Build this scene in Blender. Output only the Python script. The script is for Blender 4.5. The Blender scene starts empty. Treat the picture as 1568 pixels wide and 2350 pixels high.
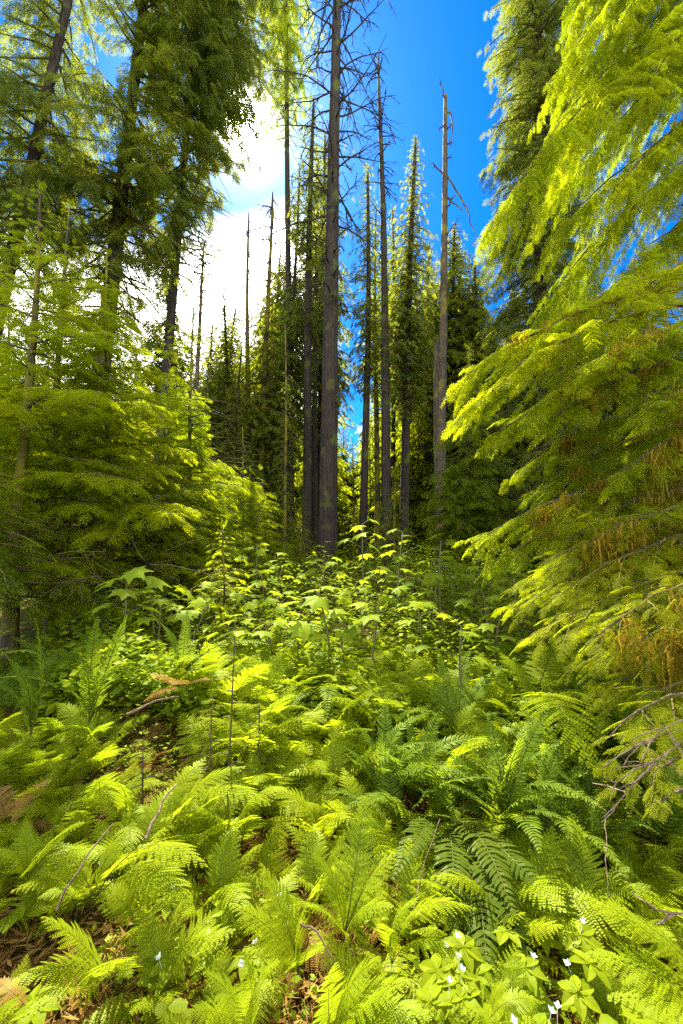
import bpy, math, random
import numpy as np
R = math.radians
rng = np.random.default_rng(11)
random.seed(5)
scene = bpy.context.scene
C = scene.collection
PI = math.pi

# ------------------------------------------------------------------ camera
PITCH = R(6.0)
FPX, CX, CY = 914.0, 784.0, 1175.0
CAM = np.array([0.0, 0.0, 1.6])
cd = bpy.data.cameras.new('camera'); cam = bpy.data.objects.new('camera', cd); C.objects.link(cam)
cam.location = CAM; cam.rotation_euler = (R(90) + PITCH, 0, 0)
cd.sensor_fit = 'VERTICAL'; cd.sensor_height = 36.0; cd.sensor_width = 24.0
cd.lens = FPX / 2350.0 * 36.0
cd.clip_start = 0.05; cd.clip_end = 3000
scene.camera = cam

def ray(px, py):
    x = px - CX; u = CY - py
    return np.array([x, FPX * math.cos(PITCH) - u * math.sin(PITCH), FPX * math.sin(PITCH) + u * math.cos(PITCH)])
def P(px, py, Y):
    d = ray(px, py); return CAM + d * (Y / d[1])
def PH(px, py, z):
    d = ray(px, py); return CAM + d * ((z - CAM[2]) / d[2])

# ------------------------------------------------------------------ light
SUN_D = ray(560, 290); SUN_D = SUN_D / np.linalg.norm(SUN_D)
SUN_EL = math.asin(SUN_D[2]); SUN_AZ = math.atan2(SUN_D[0], SUN_D[1])
sl = bpy.data.lights.new('sun', 'SUN'); sun = bpy.data.objects.new('sun', sl); C.objects.link(sun)
sl.energy = 5.0; sl.angle = R(0.55); sl.color = (1.0, 0.95, 0.84)
sun.rotation_euler = (R(90) - SUN_EL, 0, PI - SUN_AZ)
# lamp shines along its -Z
from mathutils import Vector
sun.rotation_euler = Vector(SUN_D).to_track_quat('Z', 'Y').to_euler()
sun.location = (0, 0, 60)

W = bpy.data.worlds.new('World'); scene.world = W; W.use_nodes = True
nt = W.node_tree; nt.nodes.clear()
def N(t, **k):
    n = nt.nodes.new(t)
    for a, b in k.items(): setattr(n, a, b)
    return n
def L(a, b): nt.links.new(a, b)
def M(op, a, b=None, c=None, clamp=False):
    n = N('ShaderNodeMath', operation=op); n.use_clamp = clamp
    for i, v in enumerate((a, b, c)):
        if v is None: continue
        if isinstance(v, (int, float)): n.inputs[i].default_value = v
        else: L(v, n.inputs[i])
    return n.outputs[0]
sky = N('ShaderNodeTexSky', sky_type='NISHITA'); sky.sun_disc = False
sky.sun_elevation = SUN_EL; sky.sun_rotation = SUN_AZ; sky.altitude = 600; sky.dust_density = 0.3; sky.ozone_density = 2.5
hs = N('ShaderNodeHueSaturation'); hs.inputs['Saturation'].default_value = 1.5; hs.inputs['Value'].default_value = 1.15
L(sky.outputs[0], hs.inputs['Color'])
tint = N('ShaderNodeMix', data_type='RGBA', blend_type='MULTIPLY'); tint.inputs[0].default_value = 1
L(hs.outputs[0], tint.inputs[6]); tint.inputs[7].default_value = (0.30, 0.74, 1.0, 1)
tc = N('ShaderNodeTexCoord'); sep = N('ShaderNodeSeparateXYZ'); L(tc.outputs['Generated'], sep.inputs[0])
az = M('ARCTAN2', sep.outputs[0], sep.outputs[1]); el = M('ARCSINE', sep.outputs[2])
nz = N('ShaderNodeTexNoise'); nz.inputs['Scale'].default_value = 3.2; nz.inputs['Detail'].default_value = 7; L(tc.outputs['Generated'], nz.inputs['Vector'])
nn = M('SUBTRACT', nz.outputs[0], 0.5)
def band(v, a, b):   # 0 at a, 1 at b (smooth)
    n = N('ShaderNodeMapRange', interpolation_type='SMOOTHSTEP'); L(v, n.inputs[0]); n.inputs[1].default_value = a; n.inputs[2].default_value = b
    return n.outputs[0]
azn = M('ADD', az, M('MULTIPLY', nn, 0.35)); eln = M('ADD', el, M('MULTIPLY', nn, 0.22))
edge = M('ADD', 0.76, M('MULTIPLY', az, 0.28)); cl = M('MULTIPLY', band(azn, 0.0, -0.12), band(M('SUBTRACT', eln, edge), 0.06, -0.06)); cl = M('MULTIPLY', cl, band(azn, -1.9, -1.2))
cl = M('MULTIPLY', cl, band(eln, 0.22, 0.42))
nz2 = N('ShaderNodeTexNoise'); nz2.inputs['Scale'].default_value = 9; nz2.inputs['Detail'].default_value = 6; L(tc.outputs['Generated'], nz2.inputs['Vector'])
puff = M('MULTIPLY', band(nz2.outputs[0], 0.60, 0.70), band(el, 0.55, 0.35)); puff = M('MULTIPLY', puff, 0.85)
cl = M('MAXIMUM', cl, puff)
# unseen broken cloud added behind the viewer as white fill light
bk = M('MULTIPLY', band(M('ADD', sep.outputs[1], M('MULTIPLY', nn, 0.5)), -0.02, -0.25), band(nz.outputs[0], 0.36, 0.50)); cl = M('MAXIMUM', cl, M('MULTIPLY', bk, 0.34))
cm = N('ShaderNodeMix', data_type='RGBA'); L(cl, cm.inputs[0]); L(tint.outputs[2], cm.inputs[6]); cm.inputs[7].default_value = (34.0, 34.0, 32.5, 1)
dp = N('ShaderNodeVectorMath', operation='DOT_PRODUCT'); L(tc.outputs['Generated'], dp.inputs[0]); dp.inputs[1].default_value = tuple(SUN_D)
dpc = M('MAXIMUM', dp.outputs['Value'], 0.0)
au = M('ADD', M('MULTIPLY', M('POWER', dpc, 160), 4.0), M('MULTIPLY', M('POWER', dpc, 1800), 260))
ac = N('ShaderNodeMix', data_type='RGBA', blend_type='MULTIPLY'); ac.inputs[0].default_value = 1; L(au, ac.inputs[6]); ac.inputs[7].default_value = (1, .98, .93, 1)
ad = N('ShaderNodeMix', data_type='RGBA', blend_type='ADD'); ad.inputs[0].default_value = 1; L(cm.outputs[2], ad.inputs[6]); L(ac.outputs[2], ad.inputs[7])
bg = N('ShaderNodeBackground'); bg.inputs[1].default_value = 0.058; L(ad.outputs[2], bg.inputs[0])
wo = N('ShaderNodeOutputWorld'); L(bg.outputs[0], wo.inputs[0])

vs = scene.view_settings; vs.view_transform = 'Standard'; vs.look = 'None'; vs.exposure = 2.27; vs.gamma = 1.0; vs.use_curve_mapping = False
cy = scene.cycles; scene.render.engine = 'CYCLES'
cy.max_bounces = 6; cy.diffuse_bounces = 4; cy.glossy_bounces = 2; cy.transmission_bounces = 4; cy.transparent_max_bounces = 4
cy.use_adaptive_sampling = False
cy.use_denoising = False; cy.sample_clamp_direct = 12; cy.sample_clamp_indirect = 4
cy.caustics_reflective = False; cy.caustics_refractive = False

# ------------------------------------------------------------------ materials
def newmat(name):
    m = bpy.data.materials.new(name); m.use_nodes = True; t = m.node_tree; t.nodes.clear(); return m, t
def leafmat(name, c1, c2, t1, t2, mixt=0.5, gloss=0.05, rough=0.4):
    """c: reflected colours, t: transmitted colours; 'var' picks between 1 and 2"""
    m, t = newmat(name); n = t.nodes.new; l = t.links.new
    at = n('ShaderNodeAttribute'); at.attribute_name = 'var'
    tcn = n('ShaderNodeTexCoord'); nzz = n('ShaderNodeTexNoise'); nzz.inputs['Scale'].default_value = 1.1; nzz.inputs['Detail'].default_value = 3; l(tcn.outputs['Object'], nzz.inputs[0])
    oi = n('ShaderNodeObjectInfo'); sm = n('ShaderNodeMath'); sm.operation = 'MULTIPLY_ADD'; l(oi.outputs['Random'], sm.inputs[0]); sm.inputs[1].default_value = .22; l(nzz.outputs[0], sm.inputs[2])
    hr = n('ShaderNodeMapRange'); hr.inputs[1].default_value = .40; hr.inputs[2].default_value = .85; l(sm.outputs[0], hr.inputs[0])
    def mx(a, b):
        x = n('ShaderNodeMix'); x.data_type = 'RGBA'; l(at.outputs['Fac'], x.inputs[0]); x.inputs[6].default_value = (*a, 1); x.inputs[7].default_value = (*b, 1)
        y = n('ShaderNodeMix'); y.data_type = 'RGBA'; y.blend_type = 'MULTIPLY'; l(hr.outputs[0], y.inputs[0]); l(x.outputs[2], y.inputs[6]); y.inputs[7].default_value = (.76, .90, 1.3, 1); return y.outputs[2]
    d = n('ShaderNodeBsdfDiffuse'); l(mx(c1, c2), d.inputs[0])
    tr = n('ShaderNodeBsdfTranslucent'); l(mx(t1, t2), tr.inputs[0])
    ms = n('ShaderNodeMixShader'); ms.inputs[0].default_value = mixt; l(d.outputs[0], ms.inputs[1]); l(tr.outputs[0], ms.inputs[2])
    g = n('ShaderNodeBsdfGlossy'); g.inputs['Roughness'].default_value = rough; g.inputs['Color'].default_value = (.9, 1, .5, 1)
    m2 = n('ShaderNodeMixShader'); m2.inputs[0].default_value = gloss; l(ms.outputs[0], m2.inputs[1]); l(g.outputs[0], m2.inputs[2])
    o = n('ShaderNodeOutputMaterial'); l(m2.outputs[0], o.inputs[0]); return m
def barkmat(name, c1, c2, moss=None, mossamt=0.5, scale=6.0):
    m, t = newmat(name); n = t.nodes.new; l = t.links.new
    tc = n('ShaderNodeTexCoord'); mp = n('ShaderNodeMapping'); mp.inputs['Scale'].default_value = (scale, scale, scale * .13); l(tc.outputs['Object'], mp.inputs[0])
    nz = n('ShaderNodeTexNoise'); nz.inputs['Scale'].default_value = 3.0; nz.inputs['Detail'].default_value = 8; nz.inputs['Roughness'].default_value = .7; l(mp.outputs[0], nz.inputs[0])
    vo = n('ShaderNodeTexVoronoi'); vo.inputs['Scale'].default_value = 2.6; l(mp.outputs[0], vo.inputs[0])
    r = n('ShaderNodeValToRGB'); r.color_ramp.elements[0].position = .35; r.color_ramp.elements[1].position = .68
    r.color_ramp.elements[0].color = (*c1, 1); r.color_ramp.elements[1].color = (*c2, 1); l(nz.outputs[0], r.inputs[0])
    col = r.outputs[0]
    if moss:
        n3 = n('ShaderNodeTexNoise'); n3.inputs['Scale'].default_value = 1.3; n3.inputs['Detail'].default_value = 6; l(tc.outputs['Object'], n3.inputs[0])
        mr = n('ShaderNodeMapRange'); mr.inputs[1].default_value = .62 - mossamt * .2; mr.inputs[2].default_value = .72 - mossamt * .2; l(n3.outputs[0], mr.inputs[0])
        x = n('ShaderNodeMix'); x.data_type = 'RGBA'; l(mr.outputs[0], x.inputs[0]); l(col, x.inputs[6]); x.inputs[7].default_value = (*moss, 1); col = x.outputs[2]
    ma = n('ShaderNodeMath'); ma.operation = 'ADD'; l(nz.outputs[0], ma.inputs[0]); l(vo.outputs[0], ma.inputs[1])
    b = n('ShaderNodeBump'); b.inputs['Strength'].default_value = .8; b.inputs['Distance'].default_value = .04; l(ma.outputs[0], b.inputs['Height'])
    p = n('ShaderNodeBsdfPrincipled'); p.inputs['Roughness'].default_value = .85; p.inputs['Specular IOR Level'].default_value = .25
    l(col, p.inputs['Base Color']); l(b.outputs[0], p.inputs['Normal'])
    o = n('ShaderNodeOutputMaterial'); l(p.outputs[0], o.inputs[0]); return m

MT = {}
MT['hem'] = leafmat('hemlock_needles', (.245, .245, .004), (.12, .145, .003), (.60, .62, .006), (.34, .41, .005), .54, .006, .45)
MT['hem2'] = leafmat('shaded_hemlock_needles', (.18, .185, .004), (.095, .12, .004), (.44, .46, .006), (.22, .27, .005), .5, .006, .45)  # darker copy of the hemlock needles, shade put into the colour
MT['fir'] = leafmat('fir_needles', (.11, .12, .014), (.06, .078, .016), (.40, .40, .016), (.18, .21, .018), .5, .006, .45)
MT['firb'] = leafmat('sunlit_fir_needles', (.13, .135, .008), (.07, .085, .009), (.44, .43, .010), (.22, .25, .010), .5, .006, .45)  # lighter copy of the fir needles, sunlight put into the colour
MT['lady'] = leafmat('lady_fern_leaf', (.27, .30, .006), (.17, .21, .005), (.48, .53, .008), (.32, .385, .006), .5, .006, .45)
MT['sword'] = leafmat('sword_fern_leaf', (.14, .185, .008), (.08, .12, .009), (.36, .42, .009), (.19, .26, .009), .45, .006, .45)
MT['swordd'] = leafmat('shaded_sword_fern_leaf', (.075, .095, .005), (.05, .07, .004), (.26, .32, .008), (.16, .21, .008), .4, .006, .45)  # sword fern leaf again with the shade mixed into its colour
MT['club'] = leafmat('devils_club_leaf', (.28, .32, .014), (.18, .23, .012), (.48, .52, .012), (.34, .40, .010), .45, .006, .45)
MT['herb'] = leafmat('herb_leaf', (.23, .26, .005), (.11, .15, .005), (.44, .48, .007), (.25, .30, .007), .45, .006, .45)
MT['brown'] = leafmat('dead_fern_leaf', (.30, .16, .03), (.15, .075, .015), (.42, .22, .03), (.24, .12, .02), .35, .006, .45)
MT['moss'] = leafmat('hanging_moss_strands', (.33, .20, .010), (.16, .10, .006), (.42, .25, .010), (.22, .13, .006), .35, .006, .45)
MT['white'] = leafmat('white_bracts', (.74, .73, .64), (.60, .62, .48), (.6, .6, .55), (.5, .55, .45), .3, .006, .45)
MT['rachis'] = leafmat('fern_stem', (.10, .09, .015), (.06, .05, .012), (.08, .08, .01), (.06, .05, .01), .2, .01)
MT['bark'] = barkmat('furrowed_bark', (.012, .008, .005), (.072, .050, .033), (.08, .085, .01), .3)
MT['barkm'] = barkmat('mossy_bark', (.02, .015, .008), (.09, .065, .035), (.17, .14, .012), .9)
MT['barkp'] = barkmat('pale_dead_wood', (.04, .028, .016), (.155, .112, .068), (.20, .15, .02), .5)
MT['twig'] = barkmat('twig_bark', (.04, .028, .015), (.13, .09, .045), (.16, .13, .01), .7, 14)
MT['twigp'] = barkmat('bare_twig_wood', (.12, .07, .04), (.28, .18, .10), None, 0, 14)
MT['clubstem'] = barkmat('club_stem', (.10, .10, .03), (.22, .19, .06), None, 0, 14)

# ------------------------------------------------------------------ mesh helpers
def rot(a): return np.array([math.cos(a), math.sin(a)])
def nrm(v): return v / np.maximum(np.linalg.norm(v, axis=-1, keepdims=True), 1e-9)

class Geo:
    def __init__(s): s.V = []; s.Q = []; s.T = []; s.A = []; s.MQ = []; s.MT_ = []; s.n = 0
    def add(s, V, Q=None, T=None, var=0.5, mi=0):
        V = np.asarray(V, float).reshape(-1, 3)
        s.V.append(V); s.A.append(np.broadcast_to(np.asarray(var, float), (len(V),)).copy())
        if Q is not None and len(Q): Q = np.asarray(Q).reshape(-1, 4); s.Q.append(Q + s.n); s.MQ.append(np.broadcast_to(mi, (len(Q),)))
        if T is not None and len(T): T = np.asarray(T).reshape(-1, 3); s.T.append(T + s.n); s.MT_.append(np.broadcast_to(mi, (len(T),)))
        s.n += len(V)
    def arrays(s):
        V = np.concatenate(s.V); A = np.concatenate(s.A)
        Q = np.concatenate(s.Q) if s.Q else np.zeros((0, 4), int); T = np.concatenate(s.T) if s.T else np.zeros((0, 3), int)
        MQ = np.concatenate(s.MQ) if s.MQ else np.zeros(0, int); Mt = np.concatenate(s.MT_) if s.MT_ else np.zeros(0, int)
        return V, A, Q, T, MQ, Mt
    def mesh(s, name, mats, smooth=False, origin=None):
        V, A, Q, T, MQ, Mt = s.arrays()
        if origin is not None: V = V - np.asarray(origin)
        me = bpy.data.meshes.new(name)
        me.vertices.add(len(V)); (me.attributes.get('position') or me.attributes.new('position', 'FLOAT_VECTOR', 'POINT')).data.foreach_set('vector', V.astype(np.float32).ravel())
        li = np.concatenate([Q.ravel(), T.ravel()]).astype(np.int32)
        ls = np.concatenate([np.arange(len(Q)) * 4, len(Q) * 4 + np.arange(len(T)) * 3]).astype(np.int32)
        me.loops.add(len(li)); (me.attributes.get('.corner_vert') or me.attributes.new('.corner_vert', 'INT', 'CORNER')).data.foreach_set('value', li)
        me.polygons.add(len(ls)); me.polygons.foreach_set('loop_start', ls)
        if len(mats) > 1: me.polygons.foreach_set('material_index', np.concatenate([MQ, Mt]).astype(np.int32))
        if smooth is not True: me.polygons.foreach_set('use_smooth', np.zeros(len(ls), bool))
        me.update(calc_edges=True)
        at = me.attributes.new('var', 'FLOAT', 'POINT'); at.data.foreach_set('value', A.astype(np.float32))
        for m in mats: me.materials.append(MT[m] if isinstance(m, str) else m)
        return me
def link(name, me, parent=None, loc=None):
    o = bpy.data.objects.new(name, me); C.objects.link(o)
    if parent is not None: o.parent = parent
    if loc is not None: o.location = loc
    return o
def thing(name, label, cat, loc=(0, 0, 0), group=None):
    o = bpy.data.objects.new(name, None); C.objects.link(o); o.location = loc; o.empty_display_size = .2
    return tag(o, label, cat, group)
def tag(o, label, cat, group=None, kind=None):
    o['label'] = label; o['category'] = cat
    if group: o['group'] = group
    if kind: o['kind'] = kind
    return o

def tube(g, pts, rad, seg=6, var=.5, mi=0, ridge=0.0, cap=True):
    pts = np.asarray(pts, float); rad = np.broadcast_to(np.asarray(rad, float), (len(pts),))
    tan = nrm(np.gradient(pts, axis=0)); ref = np.array([1., 0, 0]) if abs(tan[0][2]) > .7 else np.array([0, 0, 1.])
    s = nrm(np.cross(tan, ref)); u = np.cross(s, tan)
    a = np.arange(seg) * 2 * PI / seg
    rr = rad[:, None] * np.ones(seg)[None]
    if ridge > 0:
        zz = np.arange(len(pts))[:, None] / 3.0; ph = rng.uniform(0, 6, 8)
        f = sum(np.sin(k * a[None] + ph[i] + .35 * np.sin(zz * .7 + ph[i] * 2) * (1 + i)) * w for i, (k, w) in enumerate([(2, .5), (3, .4), (7, .5), (11, .6), (17, .5)]))
        rr = rr * (1 + ridge * f + ridge * .5 * rng.normal(size=rr.shape))
    V = pts[:, None] + rr[..., None] * (np.cos(a)[None, :, None] * s[:, None] + np.sin(a)[None, :, None] * u[:, None])
    n, m = len(pts), seg
    i = np.arange(n - 1)[:, None] * m; j = np.arange(m)[None]; j2 = (j + 1) % m
    Q = np.stack([i + j, i + j2, i + m + j2, i + m + j], -1)
    T = None
    if cap:
        V = np.concatenate([V.reshape(-1, 3), pts[-1:] + tan[-1:] * rad[-1] * .5]); k = (n - 1) * m; T = [(k + q, k + (q + 1) % m, n * m) for q in range(m)]
    g.add(V, Q, T, var, mi)

def bez(p0, c, p1, t):
    t = np.asarray(t)[:, None]; return (1 - t) ** 2 * p0 + 2 * t * (1 - t) * c + t * t * p1
def bezd(p0, c, p1, t):
    t = np.asarray(t)[:, None]; return nrm(2 * (1 - t) * (c - p0) + 2 * t * (p1 - c))

# ------------------------------------------------------------------ ground
def g_(x, y):
    x = np.asarray(x, float); y = np.asarray(y, float)
    h = .022 * np.maximum(y - 2, 0) + .05 * np.sin(x * 1.3 + .5) * np.cos(y * 1.1) + .03 * np.sin(x * 3.1 + y * 2.3)
    h = h + .28 * np.exp(-((x + 1.9) ** 2 / 1.2 + (y - 3.6) ** 2 / .7)) - .22 * np.exp(-((x - 1.5) ** 2 / .5 + (y - 2.0) ** 2 / .5))
    h = h + .00035 * np.maximum(np.abs(x) - 8, 0) ** 2
    return np.minimum(h, 12) + 0 * x
def G(px, py):
    d = ray(px, py); d = d / abs(d[2])
    if d[2] >= 0: return P(px, py, 12)
    t = .5
    while t < 60:
        p = CAM + d * t
        if p[2] <= g_(p[0], p[1]): return p
        t += .02
    return CAM + d * 60
def onG(x, y): return np.array([x, y, float(g_(x, y))])

def axis_n(a, b, n, near):
    t = np.linspace(-1, 1, n); s = np.sign(t) * np.abs(t) ** near
    return (a + b) / 2 + s * (b - a) / 2
gx = axis_n(-160, 160, 260, 3.0); gy = np.concatenate([np.linspace(-12, -1, 12), np.linspace(-.9, 8, 140), 8 + (np.linspace(0.02, 1, 70) ** 2) * 240])
XX, YY = np.meshgrid(gx, gy); ZZ = g_(XX, YY) + rng.normal(0, .012, XX.shape)
nx, ny = len(gx), len(gy)
gg = Geo(); i = np.arange(ny - 1)[:, None] * nx; j = np.arange(nx - 1)[None]
gg.add(np.stack([XX, YY, ZZ], -1), np.stack([i + j, i + j + 1, i + nx + j + 1, i + nx + j], -1))
gm, t = newmat('forest_floor'); n = t.nodes.new; l = t.links.new
tcg = n('ShaderNodeTexCoord'); n1 = n('ShaderNodeTexNoise'); n1.inputs['Scale'].default_value = 1.4; n1.inputs['Detail'].default_value = 5; l(tcg.outputs['Object'], n1.inputs[0])
n2 = n('ShaderNodeTexNoise'); n2.inputs['Scale'].default_value = 38; n2.inputs['Detail'].default_value = 8; n2.inputs['Roughness'].default_value = .75; l(tcg.outputs['Object'], n2.inputs[0])
r2 = n('ShaderNodeValToRGB'); e = r2.color_ramp.elements; e[0].position = .34; e[0].color = (.02, .010, .003, 1); e[1].position = .66; e[1].color = (.20, .12, .035, 1); x = e.new(.5); x.color = (.07, .038, .010, 1); l(n2.outputs[0], r2.inputs[0])
r3 = n('ShaderNodeValToRGB'); e = r3.color_ramp.elements; e[0].position = .34; e[0].color = (.012, .018, .002, 1); e[1].position = .66; e[1].color = (.09, .11, .008, 1); l(n2.outputs[0], r3.inputs[0])
mr = n('ShaderNodeMapRange'); mr.inputs[1].default_value = .44; mr.inputs[2].default_value = .56; l(n1.outputs[0], mr.inputs[0])
mx = n('ShaderNodeMix'); mx.data_type = 'RGBA'; l(mr.outputs[0], mx.inputs[0]); l(r2.outputs[0], mx.inputs[6]); l(r3.outputs[0], mx.inputs[7])
bp = n('ShaderNodeBump'); bp.inputs['Strength'].default_value = 1; bp.inputs['Distance'].default_value = .03; l(n2.outputs[0], bp.inputs['Height'])
pb = n('ShaderNodeBsdfPrincipled'); pb.inputs['Roughness'].default_value = 1; pb.inputs['Specular IOR Level'].default_value = .05; l(mx.outputs[2], pb.inputs['Base Color']); l(bp.outputs[0], pb.inputs['Normal'])
oo = n('ShaderNodeOutputMaterial'); l(pb.outputs[0], oo.inputs[0])
o = link('ground', gg.mesh('ground', [gm], True)); o['kind'] = 'structure'

# far wooded ridge
hg = Geo(); hx = np.linspace(-260, 260, 160); rows = []
for k, (yy, hh) in enumerate([(225, -2), (255, .55), (290, 1.0), (340, .4)]):
    z = (np.interp(hx, [-260, -60, 20, 60, 260], [8, 14, 27, 20, 8]) + 3 * np.sin(hx * .15) + rng.normal(0, 1.6, len(hx))) * max(hh, -.05)
    rows.append(np.stack([hx, np.full_like(hx, yy), z], -1))
hv = np.stack(rows); m_ = len(hx); i = np.arange(3)[:, None] * m_; j = np.arange(m_ - 1)[None]
hg.add(hv, np.stack([i + j, i + j + 1, i + m_ + j + 1, i + m_ + j], -1))
hm, t = newmat('distant_forest'); n = t.nodes.new; l = t.links.new
nz_ = n('ShaderNodeTexNoise'); nz_.inputs['Scale'].default_value = .5; nz_.inputs['Detail'].default_value = 8; tcc = n('ShaderNodeTexCoord'); l(tcc.outputs['Object'], nz_.inputs[0])
rr_ = n('ShaderNodeValToRGB'); rr_.color_ramp.elements[0].color = (.008, .02, .02, 1); rr_.color_ramp.elements[1].color = (.05, .09, .05, 1); rr_.color_ramp.elements[0].position = .4; rr_.color_ramp.elements[1].position = .65; l(nz_.outputs[0], rr_.inputs[0])
pp = n('ShaderNodeBsdfPrincipled'); pp.inputs['Roughness'].default_value = .9; l(rr_.outputs[0], pp.inputs['Base Color']); oo = n('ShaderNodeOutputMaterial'); l(pp.outputs[0], oo.inputs[0])
o = link('hill', hg.mesh('hill', [hm], False)); o['kind'] = 'structure'

# ------------------------------------------------------------------ needle sprays
def rhombs(base, d, ln, w, nrmv, lift=0.0):
    """thin leaf faces from base along d"""
    ln = np.asarray(ln)[:, None]; w = np.asarray(w)[:, None]
    s = nrm(np.cross(nrmv, d)); m = base + d * ln * .45
    return np.stack([base, m - s * w * .5, base + d * ln, m + s * w * .5], 1)
def spray_tpl(lod, seed):
    r = np.random.default_rng(seed); B, D, Ln, Wd = [], [], [], []
    nt_ = {0: 11, 1: 9, 2: 8, 3: 8, 4: 6}[lod]
    bend = r.uniform(-.25, .25)
    def axis_pt(t): return np.array([t, bend * t * t * .5])
    for k in range(nt_ * 2):
        t = .05 + .9 * k / (nt_ * 2) + r.uniform(-.01, .01); sg = 1 if k % 2 else -1
        ln = (.40 * (1 - t) ** .65 + .05) * r.uniform(.75, 1.15) * min(1, .55 + t * 3)
        a = sg * R(r.uniform(46, 60)) * (1 - .25 * t) + bend * t
        o_ = axis_pt(t); dd = rot(a)
        if lod in (2, 4):
            B.append(o_); D.append(dd); Ln.append(ln); Wd.append(.10 if lod == 2 else .17)
        else:
            step = {0: .034, 1: .085, 3: .15}[lod]; m = max(1 if lod == 3 else 2, int(ln / step)); 
            for q in range(m):
                s = (q + .2) / m * ln; p = o_ + dd * s; nl = {0: .058, 1: .12, 3: .17}[lod] * (1 - .45 * q / m) * r.uniform(.8, 1.2)
                for s2 in (-1, 1):
                    B.append(p); D.append(rot(a + s2 * R(r.uniform(42, 62)))); Ln.append(nl); Wd.append({0: .020, 1: .042, 3: .065}[lod])
            B.append(o_ + dd * ln * .92); D.append(dd); Ln.append({0: .06, 1: .11, 3: .17}[lod]); Wd.append({0: .02, 1: .04, 3: .06}[lod])
    if lod in (2, 4): B.append(axis_pt(.0)); D.append(rot(bend * .3)); Ln.append(1.0); Wd.append(.07)
    B = np.array(B); D = np.array(D)
    z = lambda p: -.16 * p[:, 0] ** 2 - .35 * p[:, 1] ** 2
    B3 = np.c_[B, z(B)]; e2 = B + D * .05; D3 = nrm(np.c_[D * .05, z(e2) - z(B)] + np.c_[np.zeros((len(B), 2)), r.uniform(-.012, .012, len(B))])
    nv = nrm(np.c_[r.normal(0, .3, (len(B), 2)), np.ones(len(B))])
    V = rhombs(B3, D3, np.array(Ln), np.array(Wd), nv)
    if lod in (0, 1):   # twig axis strip
        t = np.linspace(0, 1, 5); ax = np.array([[q, bend * q * q * .5, -.16 * q * q - .004] for q in t]); w = .006 * (1.2 - t)
        st = []
        for q in range(4): st.append([ax[q] + [0, w[q], 0], ax[q] - [0, w[q], 0], ax[q + 1] - [0, w[q + 1], 0], ax[q + 1] + [0, w[q + 1], 0]])
        V = np.concatenate([V, np.array(st)])
    return V   # (n,4,3)
TPL = {lod: [spray_tpl(lod, 100 * lod + k) for k in range(5)] for lod in (0, 1, 2, 3, 4)}

class Crown:
    def __init__(s, lod): s.lod = lod; s.O = []; s.X = []; s.Z = []; s.S = []; s.v = []; s.wood = Geo(); s.moss = Geo()
    def put(s, O, X, Z, S, v):
        s.O.append(O); s.X.append(X); s.Z.append(Z); s.S.append(S); s.v.append(v)
    def mesh(s, name, mat, keep=None, origin=None):
        g = Geo(); O = np.concatenate(s.O); X = nrm(np.concatenate(s.X)); Z = np.concatenate(s.Z); S = np.concatenate(s.S); v = np.concatenate(s.v)
        if keep is not None:
            k = keep(O); O, X, Z, S, v = O[k], X[k], Z[k], S[k], v[k]
        Z = nrm(Z - X * (Z * X).sum(1, keepdims=True)); Y = np.cross(Z, X); which = rng.integers(0, 5, len(O))
        for w in range(5):
            k = which == w
            if not k.any(): continue
            T = TPL[s.lod][w].reshape(-1, 3)
            V = O[k][:, None] + S[k][:, None, None] * (T[None, :, :1] * X[k][:, None] + T[None, :, 1:2] * Y[k][:, None] + T[None, :, 2:] * Z[k][:, None])
            n_ = V.shape[0] * V.shape[1]; var = np.clip(v[k][:, None] + np.repeat(rng.normal(0, .12, (k.sum(), len(T) // 4)), 4, 1), 0, 1)
            g.add(V, np.arange(n_).reshape(-1, 4), None, var.ravel())
        return g.mesh(name, [mat], False, origin)

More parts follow.
